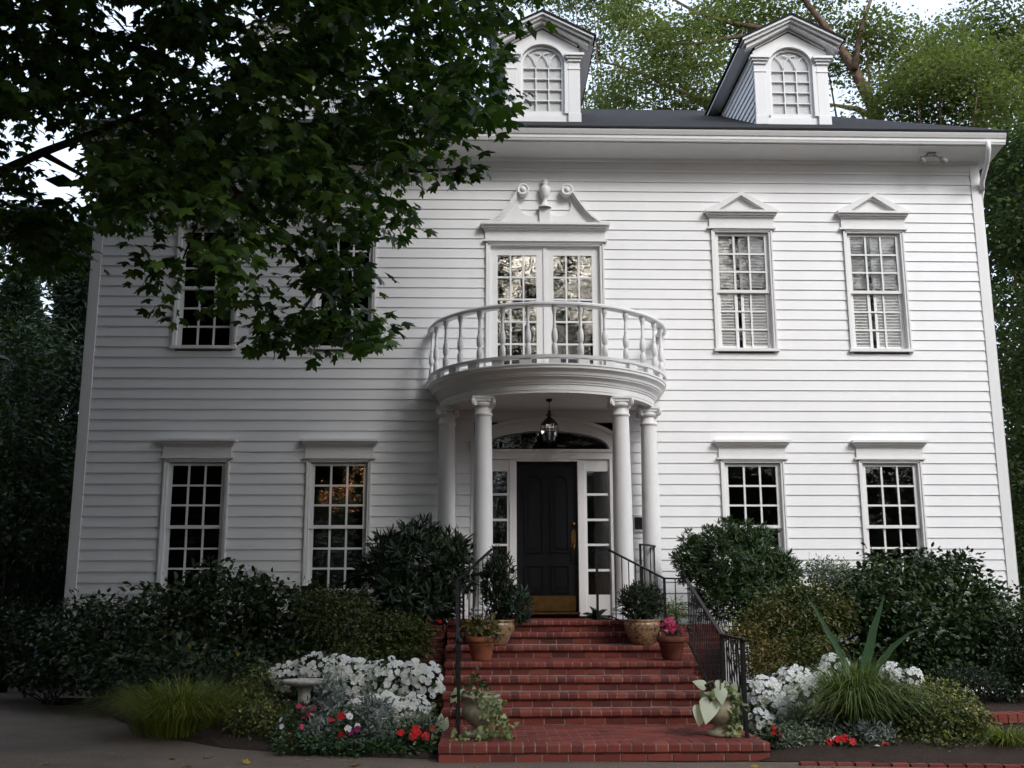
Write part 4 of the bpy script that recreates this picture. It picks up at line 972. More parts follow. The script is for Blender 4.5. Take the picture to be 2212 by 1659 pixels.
# ------------------------------------------------------------------ right bed
shrub('yew_bush', 'round green yew bush beside the right portico column', [(1590, 1225, 115, 75, -1.3), (1555, 1160, 55, 30, -1.2), (1500, 1215, 45, 50, -1.2), (1620, 1170, 60, 40, -1.2), (1690, 1235, 45, 45, -1.3), (1600, 1290, 110, 60, -1.4), (1485, 1165, 14, 18, -1.1), (1575, 1135, 16, 14, -1.1)], M['yew'], NARROW, .09, 17000, mode='rosette', n_per=12, spreadk=.85)
shrub('nandina_bush', 'yellow-green feathery bush between the yew and the camellia', [(1710, 1325, 95, 55, -2.2), (1650, 1350, 70, 50, -2.4), (1780, 1330, 70, 60, -2.1), (1735, 1280, 55, 28, -2.0), (1720, 1400, 110, 50, -2.5)], M['nandina'], MEDIUM, .065, 13000, n_per=12, spread=.075)
shrub('grey_shrub', 'loose grey-green twiggy shrub against the wall right of the yew', [(1790, 1235, 60, 28, -.8), (1830, 1260, 60, 40, -1.0)], M['greyleaf'], MEDIUM, .055, 3600, n_per=8, spread=.09)
shrub('camellia_bush', 'large dark glossy camellia in front of the right-hand window', [(1930, 1280, 120, 75, -1.4), (2050, 1280, 110, 75, -1.3), (1880, 1330, 100, 90, -1.8), (2010, 1370, 160, 90, -2.0), (2120, 1350, 80, 100, -1.7), (1950, 1430, 190, 50, -2.0), (2120, 1455, 130, 45, -1.6), (1995, 1215, 45, 25, -1.2), (1905, 1215, 40, 22, -1.2), (2070, 1215, 40, 22, -1.2)], M['camellia'], OVAL, .085, 21000, n_per=9, spread=.10)
shrub('shrub', 'dark green shrub at the right edge of the picture above the brick wall', [(2210, 1370, 75, 110, -2.6), (2180, 1450, 60, 70, -3.0), (2260, 1400, 90, 120, -3.0)], M['woods'], OVAL, .06, 5500, n_per=10, spread=.09)
shrub('heather_plant', 'low dark twiggy plant behind the variegated shrub and the curved brick wall', [(2130, 1470, 60, 36, -3.2), (2060, 1455, 50, 30, -3.1)], M['pieris'], NARROW, .04, 2400, n_per=10, spread=.06)
shrub('barberry_bush', 'yellow-brown barberry behind the lower part of the right railing', [(1640, 1425, 60, 34, -3.1), (1665, 1405, 40, 24, -3.0), (1610, 1370, 50, 26, -2.8), (1660, 1450, 60, 25, -3.3)], M['barberry'], OVAL, .04, 3600, n_per=10, spread=.06)
shrub('ground_cover_shrub', 'bright yellow-green foliage behind the right flower pots', [(1452, 1318, 26, 30, -1.75, .12)], M['grass'], NARROW, .07, 500, n_per=8, spread=.06)
wr = [('white impatiens clump against the right railing post', [(1650, 1505, 40, 42, -4.1, .28), (1640, 1555, 26, 22, -4.4, .2)], 84),
      ('white impatiens mound left of the fountain grass', [(1715, 1490, 50, 46, -3.9, .3), (1690, 1540, 44, 28, -4.2, .2)], 98),
      ('white impatiens rising behind the fountain grass', [(1800, 1450, 36, 36, -3.6, .25), (1770, 1470, 26, 26, -3.7, .2)], 56),
      ('white impatiens drift right of the fountain grass, faded flowers', [(1925, 1458, 34, 24, -3.6, .22), (1970, 1470, 22, 24, -3.7, .2)], 50)]
for lb, bl, n in wr: impatiens(lb, bl, 'white', n, 560, group='white impatiens in the flower beds', R=1.35)
tuft('fountain_grass', 'green fountain grass clump below the broad canna leaves', 1855, 1600, -4.75, 2000, .22, 1.12, .85, .014, M['grass'], 1.15)
cb = A3(1860, 1480, -4.1); cn = thing('canna_plant', 'canna with three broad blue-green leaves rising above the fountain grass', 'plant', (cb[0], cb[1], G))
for tipuv, w in (((1740, 1283), .085), ((1911, 1284), .13), ((1985, 1350), .085)):
    b = np.array([cb[0], cb[1], G+.3]); q = at(1850+ (tipuv[0]-1850)*.10, 1440, -4.1); t_ = at(tipuv[0], tipuv[1], -4.25); V = []; T = []; n = 12
    P = [b*(1-s)**2+2*s*(1-s)*q+s*s*t_ for s in np.linspace(0, 1, n)]
    if tipuv[0] == 1985: P[-1] = P[-1]+np.array([.03, -.03, -.03])
    for i, p in enumerate(P):
        s = i/(n-1); ww = w*(.12+.88*math.sin(math.pi*min(1, max(0, s-.18)/.82)**.8)) if i < n-1 else .002; d = nrm(P[min(i+1, n-1)]-P[max(i-1, 0)]); sd = nrm(np.cross(d, np.array([.25, -1, .1])))
        for j, (f_, z_) in enumerate(((-1, .25), (0, 0), (1, .25))): V.append(p+sd*f_*ww*.5+np.array([0, -1, 0])*z_*ww*.5+sd*.006*math.sin(i*2.1))
        if i:
            a = 3*(i-1); T += [(a, a+1, a+4), (a, a+4, a+3), (a+1, a+2, a+5), (a+1, a+5, a+4)]
    fastmesh('leaf', np.array(V), np.array(T), M['canna'], cn, cn.location, True)
shrub('variegated_shrub', 'gold-edged variegated shrub in front of the curved brick wall', [(2015, 1545, 85, 66, -4.7), (2070, 1570, 78, 66, -4.9), (1965, 1565, 60, 62, -4.8), (2040, 1612, 120, 46, -5.05), (2030, 1490, 40, 26, -4.6), (2080, 1510, 12, 26, -4.7), (1960, 1500, 30, 25, -4.6)], M['euonymus'], OVAL, .042, 15000, n_per=10, spread=.055)
shrub('grey_plant', 'grey-green sage-like plants in front of the right white flowers', [(1705, 1600, 66, 42, -5.0, .25), (1775, 1610, 66, 38, -5.0, .25), (1780, 1560, 40, 30, -4.8, .2), (1735, 1550, 36, 30, -4.7, .2)], M['greyleaf'], OVAL, .036, 7500, n_per=9, spread=.055, cat='plant')
shrub('dusty_miller', 'silver dusty miller under the right fountain grass', [(1890, 1590, 50, 28, -5.0, .2), (1845, 1580, 24, 22, -4.95, .15)], M['silver'], NARROW, .08, 700, mode='rosette', n_per=9, cat='silver plant', spreadk=1.0)
impatiens('two red impatiens flowers beside the right end of the bottom step', [(1673, 1580, 14, 18, -5.2, .08)], 'red', 3, 90, R=1.1)
impatiens('red impatiens with small white flowers in front of the fountain grass', [(1835, 1610, 46, 22, -5.2, .12), (1900, 1622, 36, 14, -5.25, .1)], ['red', 'red', 'white'], 8, 240, R=1.2)
shrub('ground_cover', 'low dark green leaves along the front edge of the right flower bed', [(1850, 1628, 90, 22, -5.1, .2), (1960, 1632, 80, 20, -5.15, .2)], M['impleaf'], OVAL, .045, 2600, n_per=8, spread=.045, cat='ground cover')
shrub('ground_cover', 'low dark green leaves along the front edge of the left flower bed', [(660, 1608, 80, 20, -4.9, .2), (770, 1618, 80, 18, -5.0, .2), (880, 1622, 70, 18, -5.0, .2)], M['impleaf'], OVAL, .045, 2600, n_per=8, spread=.045, cat='ground cover')
tuft('grass_clump', 'yellow grass clump at the foot of the curved brick wall in the right corner', 2180, 1640, -5.45, 380, .12, .40, .46, .012, M['ygrass'], 1.2)

# ------------------------------------------------------------------ pots
def potted(name, label, u, vb, Y, prof, m, z, cat='flower pot', soil_r=.1, soil_z=.2, group=None):
    p = A3(u, vb, Y); t = thing(name, label, cat, (p[0], p[1], z), group); o = (p[0], p[1], z)
    k = MB(); k.lathe(prof, o, 36); k.build('pot', m, t, o)
    k = MB(); k.lathe([(soil_r, soil_z), (0, soil_z+.012)], o, 20); k.build('soil', M['soil'], t, o); return t, np.array(o)
big = [(0, 0), (.13, 0), (.14, .01), (.19, .10), (.235, .20), (.25, .255), (.245, .285), (.235, .30), (.25, .315), (.255, .33), (.235, .335), (.215, .30), (.21, .2)]
t, o = potted('potted_shrub', 'large speckled tan glazed pot with a fine dark shrub right of the top steps', 1388, 1385, -2.23, big, M['pot'], ZT[2], 'potted plant', .215, .29)
P, D = ell(330, o+np.array([0, 0, .56]), (.30, .26, .24), .2, 1); v, f = rosettes(P, D+np.array([0, 0, .9]), 8, .075, NARROW, .7); fastmesh('foliage', v, f, M['potshrub'], t, o)
k = MB(); stems(k, o+np.array([0, 0, .29]), P[:26], .006); k.build('stems', M['bark'], t, o)
t, o = potted('potted_shrub', 'speckled tan glazed pot with tall fine shrub and blue fern left of the top steps', 1072, 1385, -2.23, big, M['pot'], ZT[2], 'potted plant', .215, .29)
P, D = ell(300, o+np.array([.02, .02, .78]), (.22, .2, .48), .2, 1); v, f = rosettes(P, D*.6+np.array([0, 0, 1.0]), 8, .085, NARROW, .6); fastmesh('foliage', v, f, M['potshrub'], t, o)
k = MB(); stems(k, o+np.array([0, 0, .29]), P[:26], .006); k.build('stems', M['bark'], t, o)
P, D = ell(90, o+np.array([.27, -.02, .52]), (.19, .14, .22), .2, 1); v, f = rosettes(P, D+np.array([.3, 0, .5]), 9, .10, NARROW, .7); fastmesh('fern', v, f, M['bluefern'], t, o)
ter = [(0, 0), (.115, 0), (.125, .02), (.165, .22), (.17, .225), (.185, .228), (.19, .24), (.196, .30), (.18, .305), (.17, .27), (.165, .2)]
t, o = potted('terracotta_pot', 'pale terracotta pot of yellow-green coleus on the left of the middle landing', 1040, 1424, -3.02, ter, M['terra'], ZT[3], 'potted plant', .168, .265)
P, D = ell(42, o+np.array([0, 0, .40]), (.19, .17, .10), .2, 1); v, f = clumps(P, 6, (.04, .04, .03), .075, OVAL, .3, .6); fastmesh('foliage', v, f, M['barberry'], t, o)
P, D = ell(14, o+np.array([.12, -.12, .33]), (.16, .06, .10), .2, 1); v, f = clumps(P, 6, (.04, .03, .05), .05, OVAL, .6, .4); fastmesh('trailing_leaves', v, f, M['euonymus'], t, o)
t, o = potted('terracotta_pot', 'dark terracotta pot with pink caladium and silvery foliage on the right of the middle landing', 1452, 1424, -3.02, [(r*.98, z*.97) for r, z in ter], M['terra_dark'], ZT[3], 'potted plant', .165, .257)
P, D = ell(26, o+np.array([.05, .02, .40]), (.22, .16, .13), .3, 1); v, f = clumps(P, 7, (.05, .04, .05), .06, NARROW, .3, .4); fastmesh('foliage', v, f, M['bluefern'], t, o)
P = o+np.array([-.06, -.10, .42])+RNG.normal(size=(16, 3))*np.array([.06, .04, .05]); v, f = leaves(P, rdir(16)+np.array([0, -.3, .1]), rdir(16)*.4+np.array([0, -.7, .6]), .085, IVY); fastmesh('pink_leaves', v, f, M['pink'], t, o)
v, f = blades(14, tuple(o+np.array([.05, .02, .28])), .04, .45, .12, .006, .2); fastmesh('blades', v, f, M['grass'], t, o)
urn = [(0, 0), (.155, 0), (.165, .012), (.16, .035), (.135, .05), (.10, .06), (.08, .085), (.075, .10), (.10, .115), (.105, .125), (.14, .15), (.175, .20), (.19, .25), (.185, .30), (.178, .31), (.178, .38), (.185, .385), (.20, .395), (.205, .41), (.195, .425), (.175, .42), (.165, .36), (.16, .3)]
t, o = potted('stone_urn', 'stone urn with white caladium leaves and ivy at the right end of the bottom step', 1560, 1588, -5.45, urn, M['urn'], ZT[7], 'urn', .165, .385)
uv = [(1582, 1505, -.12), (1560, 1485, .02), (1535, 1525, -.2), (1523, 1492, -.1), (1556, 1500, -.22), (1515, 1540, -.15), (1600, 1500, .05)]
P = np.array([at(u, v, -5.45+d) for u, v, d in uv[:6]]); tp = np.array([(.2, -.3, .6), (-.1, -.3, -.9), (-.3, -.4, -.9), (-.8, -.2, .3), (0, -.5, -.9), (-.2, -.3, -1)])
v, f = leaves(P+np.array([0, 0, .05]), tp, np.array([(.1, -1, .35)]*6)+rdir(6)*.2, np.array([.12, .19, .24, .14, .16, .19]), HEART, .1); fastmesh('caladium_leaves', v, f, M['caladium'], t, o)
k = MB()
for p in P: k.tube([o+np.array([0, 0, .39]), (o+np.array([0, 0, .55])+p)/2+np.array([0, 0, .05]), p+np.array([0, 0, .06])], .005, 5)
k.build('stems', M['grass'], t, o)
def ivy(t, o, pts, n, L, sp=.05):
    C = np.repeat(np.array(pts), n, 0); N = len(C); P = C+RNG.normal(size=(N, 3))*sp; v, f = leaves(P, rdir(N)*.6+np.array([0, -.2, -.6]), rdir(N)*.5+np.array([0, -1, .5]), L*RNG.uniform(.7, 1.3, N), IVY); fastmesh('ivy', v, f, M['ivy'], t, o)
ivy(t, o, [at(u, v, -5.5+d) for u, v, d in ((1570, 1492, -.1), (1585, 1500, -.12), (1597, 1510, -.1), (1592, 1530, -.15), (1585, 1550, -.12), (1590, 1570, -.08), (1580, 1575, -.14), (1545, 1505, -.15))], 11, .055, .035)
t, o = potted('stone_urn', 'stone urn overgrown with variegated ivy at the left end of the bottom step', 1037, 1598, -5.45, urn, M['urn'], ZT[7], 'urn', .165, .385)
ivy(t, o, [at(u, v, -5.5+d) for u, v, d in ((1055, 1505, -.2), (1070, 1520, -.2), (1080, 1540, -.2), (1085, 1560, -.22), (1090, 1578, -.22), (1075, 1575, -.25), (1060, 1590, -.28), (1040, 1600, -.3), (1020, 1600, -.3), (1000, 1595, -.25), (985, 1592, -.2), (1045, 1520, -.2), (1030, 1498, -.1), (1065, 1550, -.22), (1098, 1590, -.2), (1100, 1570, -.15), (1050, 1570, -.25))], 13, .05, .04)
P = np.array([at(u, v, -5.5) for u, v in ((1010, 1488), (1025, 1478), (1035, 1490), (1000, 1500), (1018, 1500), (1030, 1470))]); v, f = clumps(P, 7, (.04, .04, .03), .08, OVAL, .3, .6); fastmesh('foliage', v, f, M['impleaf'], t, o)
v, f = leaves(np.array([at(993, 1490, -5.5), at(985, 1500, -5.5)]), np.array([(-.2, -.1, -1), (-.4, -.1, -.6)]), np.array([(0, -1, .3)]*2), [.14, .10], HEART); fastmesh('caladium_leaves', v, f, M['caladium'], t, o)
ap = A3(1286, 1330, -1.45); ag = thing('agave_plant', 'small dark spiky agave on the porch floor right of the front door', 'plant', (ap[0], ap[1], ZT[0])); n = 22
V, T = leaves(np.array([[ap[0], ap[1], ZT[0]+.01]]*n)+RNG.normal(size=(n, 3))*.012, nrm(RNG.normal(size=(n, 3))*np.array([1, .8, .4])+np.array([0, -.1, .75])), rdir(n)*.3+np.array([0, -.5, .8]), RNG.uniform(.14, .24, n), tmpl_oval(.3, .25)); fastmesh('leaves', V, T, M['bluefern'], ag, ag.location)
# ------------------------------------------------------------------ trees
def tree(name, label, base, top_z, crown, n_cl, n_per, L, m, bark, trunk_r=.22, spread=.5, limbs=(), flat=.45, T=TRI, lo=.35, group=None, lean=(0, 0), nb=14):
    """crown: list of ellipsoids ((x, y, z), (rx, ry, rz)); limbs: polylines of (points, radius)"""
    t = thing(name, label, 'tree', base, group); o = base; V = []; w = np.array([r[0]*r[2]+r[1]*r[2] for c, r in crown]); w = w/w.sum(); cs = []
    for (c, r), wi in zip(crown, w):
        P, D = ell(max(3, int(n_cl*wi)), c, r, lo, 1.0); cs.append(P); V.append(clumps(P, n_per, (spread, spread, spread*flat), L, T, .25, .7))
    v, f = join(*V); fastmesh('crown', v, f, m, t, o)
    mb = MB(); bx_, by_, bz = base; n = 7; pts = [(bx_+lean[0]*k/n+.05*math.sin(k*2.1+bx_), by_+lean[1]*k/n+.05*math.cos(k*1.7), bz-.1+(top_z-bz)*k/n) for k in range(n+1)]
    mb.tube(pts, [trunk_r*(1-.75*k/n)*(1.25 if k == 0 else 1) for k in range(n+1)], 10)
    P = np.concatenate(cs)
    for p in P[RNG.choice(len(P), min(nb, len(P)), False)]:
        k = random.randint(3, 6); a = np.array(pts[k]); p = np.array(p); mid = (a+p)/2+np.array([0, 0, .25]); mb.tube([a, mid, p], [trunk_r*.32, trunk_r*.2, trunk_r*.07], 6)
    mb.build('trunk', bark, t, o)
    for pl, r in limbs:
        mb = MB(); k = len(pl); mb.tube(pl, [r*(1-.7*i/(k-1)) for i in range(k)], 8); mb.build('limb', bark, t, o)
    return t
def AL(Y, *uv): return [A3(u, v, Y+random.uniform(-.15, .15)) for u, v in uv]
def el(u, v, ru, rv, Y, ry=2.0): c, r = ellw(u, v, ru, rv, Y, ry); return tuple(c), tuple(r)
# behind the house
tree('shade_tree', 'tall yellow-green tree behind the right dormer with bare brown limbs', A3(1905, 600, 15)[:2]+(G,), 12.5,
     [el(1450, 120, 130, 85, 14), el(1560, 40, 130, 60, 15), el(1500, 200, 110, 50, 13.5), el(1700, 10, 140, 50, 15.5), el(1850, 100, 90, 60, 16), el(1960, 130, 110, 70, 15), el(1650, 180, 100, 60, 17), el(1380, 30, 60, 35, 15), el(1330, 190, 40, 30, 14)],
     205, 150, .145, M['elm'], M['bark_pale'], .3, .44,
     [(AL(14.6, (1900, 262), (1845, 150), (1800, 80), (1745, 10), (1700, -60)), .20), (AL(14.4, (1845, 150), (1860, 60), (1895, -40)), .12),
      (AL(14.2, (1700, 110), (1640, 60), (1560, 45), (1500, 25), (1440, -10)), .11), (AL(14.2, (1700, 112), (1600, 78), (1500, 95), (1420, 92), (1370, 60)), .09),
      (AL(13.9, (1545, 225), (1450, 190), (1390, 160), (1330, 140), (1285, 132)), .085), (AL(14.0, (1470, 150), (1430, 90), (1390, 40)), .05), (AL(14.3, (1905, 262), (1850, 235), (1790, 225)), .14)], lo=.15, flat=.32, nb=6)
tree('shade_tree', 'olive green tree behind the roof hip at the top right', A3(2040, 600, 13)[:2]+(G,), 10,
     [el(2010, 190, 110, 70, 12), el(2100, 240, 90, 70, 11.5), el(1930, 220, 70, 35, 12.5), el(2060, 120, 80, 45, 13), el(2010, 250, 120, 40, 12), el(1960, 160, 40, 30, 13), el(2150, 160, 40, 40, 12.5)], 100, 150, .145, M['elm'], M['bark_pale'], .24, .44, lo=.15, flat=.32, nb=5)
tree('shade_tree', 'thin blue-green tree reaching into the upper right sky', A3(2300, 600, 19)[:2]+(G,), 15,
     [el(2110, 60, 90, 40, 18), el(2180, 110, 60, 40, 18), el(2080, 120, 60, 28, 19), el(2200, 210, 60, 50, 17)], 70, 130, .16, M['elm2'], M['bark_pale'], .2, .45,
     [(AL(18, (2215, 110), (2195, 40), (2165, -20)), .05), (AL(18, (2212, 60), (2150, 10), (2120, -30)), .04)], lo=.1)
tree('shade_tree', 'pale sparse tree glimpsed between the two visible dormers', A3(1330, 600, 24)[:2]+(G,), 13,
     [el(1300, 20, 60, 30, 22), el(1330, 215, 60, 32, 21), el(1290, 100, 30, 20, 22), el(1240, 0, 60, 18, 22), el(1180, -20, 80, 20, 23)], 50, 130, .16, M['elm2'], M['bark_pale'], .22, .42, lo=.1)
# right edge, dark woodland beside the house
tree('wood_tree', 'dark green tree filling the right edge beside the upper wall', A3(2260, 900, 5)[:2]+(G,), 8.5, [el(2190, 360, 75, 70, 4.5), el(2215, 500, 75, 110, 4), el(2230, 420, 90, 130, 6), el(2170, 330, 60, 40, 6)], 330, 44, .13, M['woods2'], M['bark'], .2, .3, [(AL(4.2, (2215, 380), (2180, 460), (2160, 560)), .06)])
tree('wood_tree', 'darker tree filling the right edge beside the lower wall', A3(2290, 1100, 3)[:2]+(G,), 5, [el(2230, 700, 70, 120, 3), el(2240, 880, 65, 120, 3), el(2260, 1080, 70, 160, 2), el(2290, 800, 80, 200, 5), el(2250, 1200, 60, 80, 2)], 360, 44, .12, M['woods2'], M['bark'], .17, .28)
tree('wood_tree', 'shadowy tree behind the right wall edge, seen between leaves', A3(2330, 900, 12)[:2]+(G,), 9, [el(2200, 640, 110, 260, 12), el(2230, 960, 120, 260, 12), el(2260, 400, 100, 120, 13)], 300, 40, .18, M['woods2'], M['bark'], .2, .4)
# left side
def spruce(label, u, Y, ztop, r, n, m=None):
    p = A3(u, 1000, Y); t = thing('spruce_tree', label, 'tree', (p[0], p[1], G)); V = []; H = ztop-G
    z = RNG.uniform(0, 1, n)**1.1; a = RNG.uniform(0, 6.283, n); rr = r*(1-z)**.8*RNG.uniform(.3, 1, n)**.5*(1+.18*np.sin(z*46))
    P = np.stack([p[0]+rr*np.cos(a), p[1]+rr*np.sin(a), G+.3+z*(H-.3)-rr*.25], 1); D = np.stack([np.cos(a), np.sin(a), -.25+0*a], 1)
    v, f = rosettes(P, D, 9, .24, NEEDLE, .65); fastmesh('crown', v, f, m or M['spruce'], t, (p[0], p[1], G))
    k = MB(); k.tube([(p[0], p[1], G-.1), (p[0], p[1], ztop-.3)], [.16, .02], 8); k.build('trunk', M['bark'], t, (p[0], p[1], G))
spruce('dark pointed spruce just left of the house corner', 150, 5.5, 8.3, 1.7, 4200)
spruce('broad dark spruce at the left edge of the picture', 10, 8, 8.0, 2.6, 4200)
tree('wood_tree', 'dull green bushy tree at the left edge beside the lower wall', A3(40, 1000, 2.5)[:2]+(G,), 3.5, [el(60, 800, 75, 120, 3), el(100, 980, 60, 90, 2.5), el(20, 1050, 90, 150, 2), el(110, 1130, 45, 90, 2)], 330, 32, .12, M['woods'], M['bark'], .12, .28)
tree('wood_tree', 'dark tree behind the driveway bend at the far left', A3(-90, 1000, 9)[:2]+(G,), 7, [el(-60, 900, 200, 280, 9), el(60, 1120, 130, 200, 12), el(-60, 560, 160, 160, 9)], 300, 34, .2, M['woods'], M['bark'], .2, .42)

# the big maple in the foreground
mbase = (-8.6, -9.6, G); mt = thing('maple_tree', 'large maple with dark lobed leaves overhanging the left half of the house', 'tree', mbase)
def inside(poly, P):
    x, y = P[:, 0], P[:, 1]; c = np.zeros(len(P), bool); n = len(poly)
    for i in range(n):
        (x0, y0), (x1, y1) = poly[i], poly[(i+1) % n]
        if y0 == y1: continue
        k = ((y0 > y) != (y1 > y)) & (x < (x1-x0)*(y-y0)/(y1-y0)+x0); c ^= k
    return c
def spray(poly, n, Y0, Y1, holes=()):
    xs = [p[0] for p in poly]; ys = [p[1] for p in poly]; out = np.zeros((0, 2))
    while len(out) < n:
        q = np.stack([RNG.uniform(min(xs), max(xs), n*2), RNG.uniform(min(ys), max(ys), n*2)], 1); k = inside(poly, q)
        for du, dv in ((24, 0), (-24, 0), (0, 24), (0, -20)): k &= inside(poly, q+np.array([du, dv]))
        for hu, hv, hr, hs in holes: k &= ~((((q[:, 0]-hu)/max(hr*1.3, 1))**2+((q[:, 1]-hv)/max(hs*1.35, 1))**2 < 1) & (RNG.uniform(0, 1, len(q)) < .985))
        out = np.concatenate([out, q[k]])
    out = out[:n]; return at(out[:, 0], out[:, 1], RNG.uniform(Y0, Y1, n))
def maple_leaves(C, n_per, sp, L, T, name, m):
    N = len(C)*n_per; cc = np.repeat(C, n_per, 0); off = RNG.normal(size=(N, 3))*np.array([sp, sp, sp*.55]); P = cc+off
    tip = nrm(off*np.array([1, 1, .3])+np.array([0, 0, -.10])+rdir(N)*.06); nor = rdir(N)*.55+np.array([.1, -.28, .75])
    v, f = leaves(P, tip, nor, L*RNG.uniform(.7, 1.2, N), T); return fastmesh(name, v, f, m, mt, mbase)
main = [(-60, -60), (1000, -60), (1150, -40), (1150, 20), (1085, 70), (1068, 110), (1090, 180), (1100, 240), (1060, 262), (985, 275), (960, 320), (965, 365), (930, 380), (893, 395), (882, 440), (888, 510), (880, 562), (830, 572), (775, 555), (722, 530), (690, 480), (650, 462), (610, 480), (575, 510), (530, 560), (505, 630), (440, 655), (385, 640), (345, 575), (318, 510), (245, 490), (208, 440), (200, 340), (140, 300), (40, 340), (-60, 340)]
holes = [(280, 25, 42, 30), (175, 110, 16, 12), (290, 115, 20, 14), (60, 130, 35, 10), (300, 165, 24, 12), (410, 160, 16, 10), (790, 120, 0, 0), (800, 125, 22, 34), (770, 60, 22, 26), (830, 45, 26, 22), (590, 30, 34, 20), (560, 12, 40, 16), (490, 120, 34, 40), (470, 95, 22, 22), (520, 90, 20, 20), (470, 180, 24, 14), (450, 225, 30, 10), (160, 275, 32, 14), (210, 268, 24, 10), (70, 280, 55, 14), (30, 215, 40, 8), (180, 190, 16, 8), (235, 250, 20, 8), (120, 55, 14, 8), (10, 10, 22, 10), (650, 210, 22, 26), (705, 195, 14, 30), (350, 250, 26, 8), (215, 205, 16, 8), (935, 60, 12, 14), (880, 150, 10, 10)]
C = [spray(main, 640, -10.6, -6.4, holes)]; q = C[0]; d_ = q-CAM; q = q[(RNG.uniform(0, 1, len(q)) < .42) | ((d_[:, 2])/(d_[:, 1]) > .375)]; C[0] = q
C.append(spray([(545, 460), (630, 470), (730, 530), (815, 600), (840, 690), (815, 762), (735, 755), (680, 700), (675, 640), (630, 600), (545, 560)], 26, -9.4, -8.2))
C.append(spray([(535, 668), (640, 645), (715, 680), (705, 755), (640, 765), (550, 750)], 11, -9.3, -8.6))
C.append(np.array([A3(u, v, -9) for u, v in ((342, 595), (350, 565), (378, 660), (335, 545), (990, 370), (1000, 345), (955, 380), (878, 470), (505, 655), (530, 640), (555, 610))]))
C.append(spray([(-60, 430), (60, 415), (150, 430), (195, 470), (190, 540), (120, 600), (40, 570), (-60, 640)], 64, -9.0, -6.0, [(40, 540, 36, 22), (110, 470, 16, 10)]))
C.append(spray([(-60, 330), (40, 335), (120, 350), (190, 350), (200, 380), (140, 395), (80, 375), (20, 410), (-60, 430)], 5, -9.0, -7.0))
maple_leaves(np.concatenate(C), 16, .105, .108, MAPLE, 'crown', M['maple'])
# the same crown carried on above and left of the picture, padded for shade
n = 3600; P, D = ell(n, (-8.0, -9.4, 7.2), (8.2, 7.4, 5.6), .2, 1)
P2, D2 = ell(1000, (-6.4, -13.0, 9.2), (5.2, 5.6, 1.7), .2, 1); P3, D3 = ell(900, (-5.5, -5.8, 10.4), (6.0, 3.8, 2.0), .1, 1); P = np.concatenate([P, P2, P3])  # two unseen leaf masses added to keep sky light off wall and ground
def inframe(P):
    d = P-CAM; xr = _cy*d[:, 0]-_sy*d[:, 1]; yr = _sy*d[:, 0]+_cy*d[:, 1]; dep = _cp*yr+_sp*d[:, 2]; upv = -_sp*yr+_cp*d[:, 2]
    return (dep > .2) & (np.abs(F*xr/np.maximum(dep, .2)) < 1230) & (np.abs(F*upv/np.maximum(dep, .2)) < 940)
P = P[~inframe(P)]; P = P[(P[:, 1] < -2.2) & (P[:, 2] > 2.3+np.maximum(0, P[:, 0]+9)*.25)]
maple_leaves(P, 20, .36, .24, TRI, 'upper_shade_crown', M['maple_top'])
mb = MB(); mb.tube([(-8.6, -9.6, G-.1), (-8.55, -9.55, .5), (-8.4, -9.5, 2.4), (-8.2, -9.4, 4.4), (-7.9, -9.2, 7)], [.36, .29, .26, .22, .1], 14); mb.build('trunk', M['bark'], mt, mbase)
for uv, Y, r in (([(-230, 440), (0, 372), (90, 330), (210, 285), (340, 230), (470, 190), (620, 140)], -8.6, .055), ([(-200, 300), (0, 240), (200, 200), (400, 330), (520, 420), (600, 500), (690, 620), (740, 690)], -8.9, .045), ([(-200, 60), (100, 40), (350, 120), (560, 260), (760, 350), (900, 370), (985, 365)], -8.4, .05), ([(340, 230), (460, 330), (430, 470), (395, 560)], -8.7, .025), ([(620, 140), (800, 170), (950, 160), (1040, 130)], -8.3, .025), ([(-200, 470), (0, 470), (90, 490), (150, 520)], -8.0, .03), ([(90, 330), (180, 380), (215, 410)], -8.5, .022), ([(690, 620), (640, 690), (600, 720)], -8.9, .012), ([(690, 620), (760, 660), (790, 720)], -8.9, .012)):
    mb = MB(); pts = [A3(u, v, Y+random.uniform(-.12, .12)) for u, v in uv]
    if uv[0][0] <= -200: pts = [(-8.3, -9.45, pts[0][2]-.6)]+pts
    k = len(pts); mb.tube(pts, [r*(1.3 if i == 0 else 1)*(1-.75*i/(k-1)) for i in range(k)], 8); mb.build('limb', M['bark'], mt, mbase)

# the wood on the far side of the drive, behind the viewer
spec = [(-14, -18, 20, 6.5, 0), (-21, -11, 20, 7, 0), (-18, -26, 25, 8, 0), (-13, -30, 25, 6.5, 0), (-24, 0, 18, 5.5, 0), (-15, -42, 26, 8, 1), (-21, -36, 25, 6.5, 1), (3.5, -46, 25, 6, 1), (11, -50, 26, 7, 1), (19, -46, 24, 7, 1), (27, -38, 20, 6.5, 1), (-28, -28, 22, 8, 0), (31, -24, 20, 6.5, 1)]
for i, (x, y, h, r, far) in enumerate(spec):
    tree('wood_tree', 'tall dark tree across the driveway, mirrored only in the window glass', (x, y, G), h*.8, [((x, y, h*.40), (r, r*.9, h*.32)), ((x+.8, y-.5, h*.68), (r*.85, r*.8, h*.30)), ((x-1, y, h*.16), (r*.9, r*.8, h*.18))], (240 if x == 3.5 else 300 if far else 540), 26, .60, M['woods'], M['bark'], .3, .85, group='trees across the driveway', lo=.25)
ct = thing('wood_tree', 'unseen broad tree added over the driveway behind the viewer, crown shaped to shade the house', 'tree', (-5.5, -24, G))
shade_poly = [(-15, -3.2), (-1.5, -4.2), (5.0, -10.3), (10, -17), (9, -24), (-15, -24)]; q = np.zeros((0, 2))  # added canopy, outline cut so its shadow edge crosses the front wall
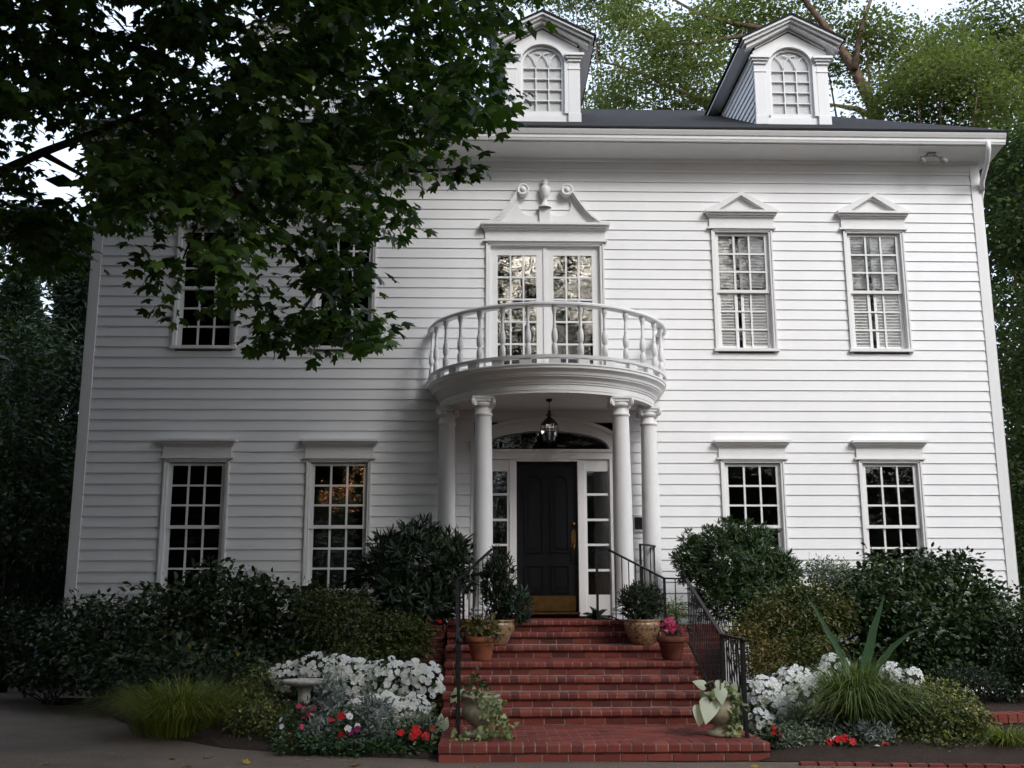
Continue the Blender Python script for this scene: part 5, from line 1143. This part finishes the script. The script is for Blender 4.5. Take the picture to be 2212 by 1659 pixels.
while len(q) < 1250:
    t_ = np.stack([RNG.uniform(-15, 11, 2000), RNG.uniform(-24, -3, 2000)], 1); q = np.concatenate([q, t_[inside(shade_poly, t_)]])
q = q[:1250]; P = np.concatenate([q, np.maximum(9.4, 7.0+.35*np.abs(q[:, 1:]))+RNG.uniform(0, 2.8, (1250, 1))], 1); P = P[~inframe(P)]
V, T = clumps(P, 26, (.7, .7, .4), .5, TRI); fastmesh('crown', V, T, M['woods'], ct, ct.location)
mb = MB(); mb.tube([(-5.5, -24, G-.1), (-5.4, -23.8, 3), (-5, -23, 7), (-4.2, -21, 12)], [.5, .4, .34, .2], 12); mb.build('trunk', M['bark'], ct, ct.location)
for e in ((-11, -10, 12), (-4, -9, 12), (3, -14, 13.8), (7, -18, 15)):
    mb = MB(); mb.tube([(-4.9, -22.8, 7.4), ((-4.9+e[0])/2, (-22.8+e[1])/2, 11.2), e], [.2, .13, .04], 8); mb.build('limb', M['bark'], ct, ct.location)

P = np.stack([RNG.uniform(-60, 60, 4600), RNG.uniform(-72, -60, 4600), G+RNG.uniform(0, 1, 4600)**2.1*11], 1); V, T = clumps(P, 14, (.8, .8, .7), .75, TRI)
tag(fastmesh('far_wood', V, T, M['woods']), 'dark far thicket across the driveway, mirrored only in the glass', 'woodland', None, 'stuff')

n = 46; P = np.stack([RNG.uniform(-7, 7, n), RNG.uniform(-9, -5.6, n), np.full(n, G+.012)], 1); V, T = leaves(P, rdir(n)*np.array([1, 1, .1]), rdir(n)*.3+np.array([0, 0, 1]), RNG.uniform(.06, .11, n), MAPLE)
tag(fastmesh('leaf_litter', V, T, M['dead']), 'a few fallen yellow leaves on the driveway', 'leaf litter', None, 'stuff')

P = np.stack([RNG.uniform(-70, 70, 4200), RNG.uniform(36, 46, 4200), G+RNG.uniform(0, 1, 4200)**1.4*10], 1); V, T = clumps(P, 14, (.8, .8, .7), .7, TRI)
tag(fastmesh('distant_wood', V, T, M['woods2']), 'dark distant wood beyond the house, glimpsed past its corners', 'woodland', None, 'stuff')
for x, y, h, lb in ((13.5, 1.5, 9, 'bushy dark tree just outside the right edge of the picture'), (17, 9, 13, 'tall dark tree outside the right edge, behind the bushy one'), (19, -2, 11, 'round dark tree farther out beyond the right edge'), (15.5, 18, 14, 'tall dark tree behind the house beyond its right corner')):
    tree('wood_tree', lb, (x, y, G), h*.75, [((x, y, h*.45), (2.8, 2.6, h*.42)), ((x, y, h*.12), (2.9, 2.6, h*.2))], 300, 36, .17, M['woods2'], M['bark'], .2, .45)
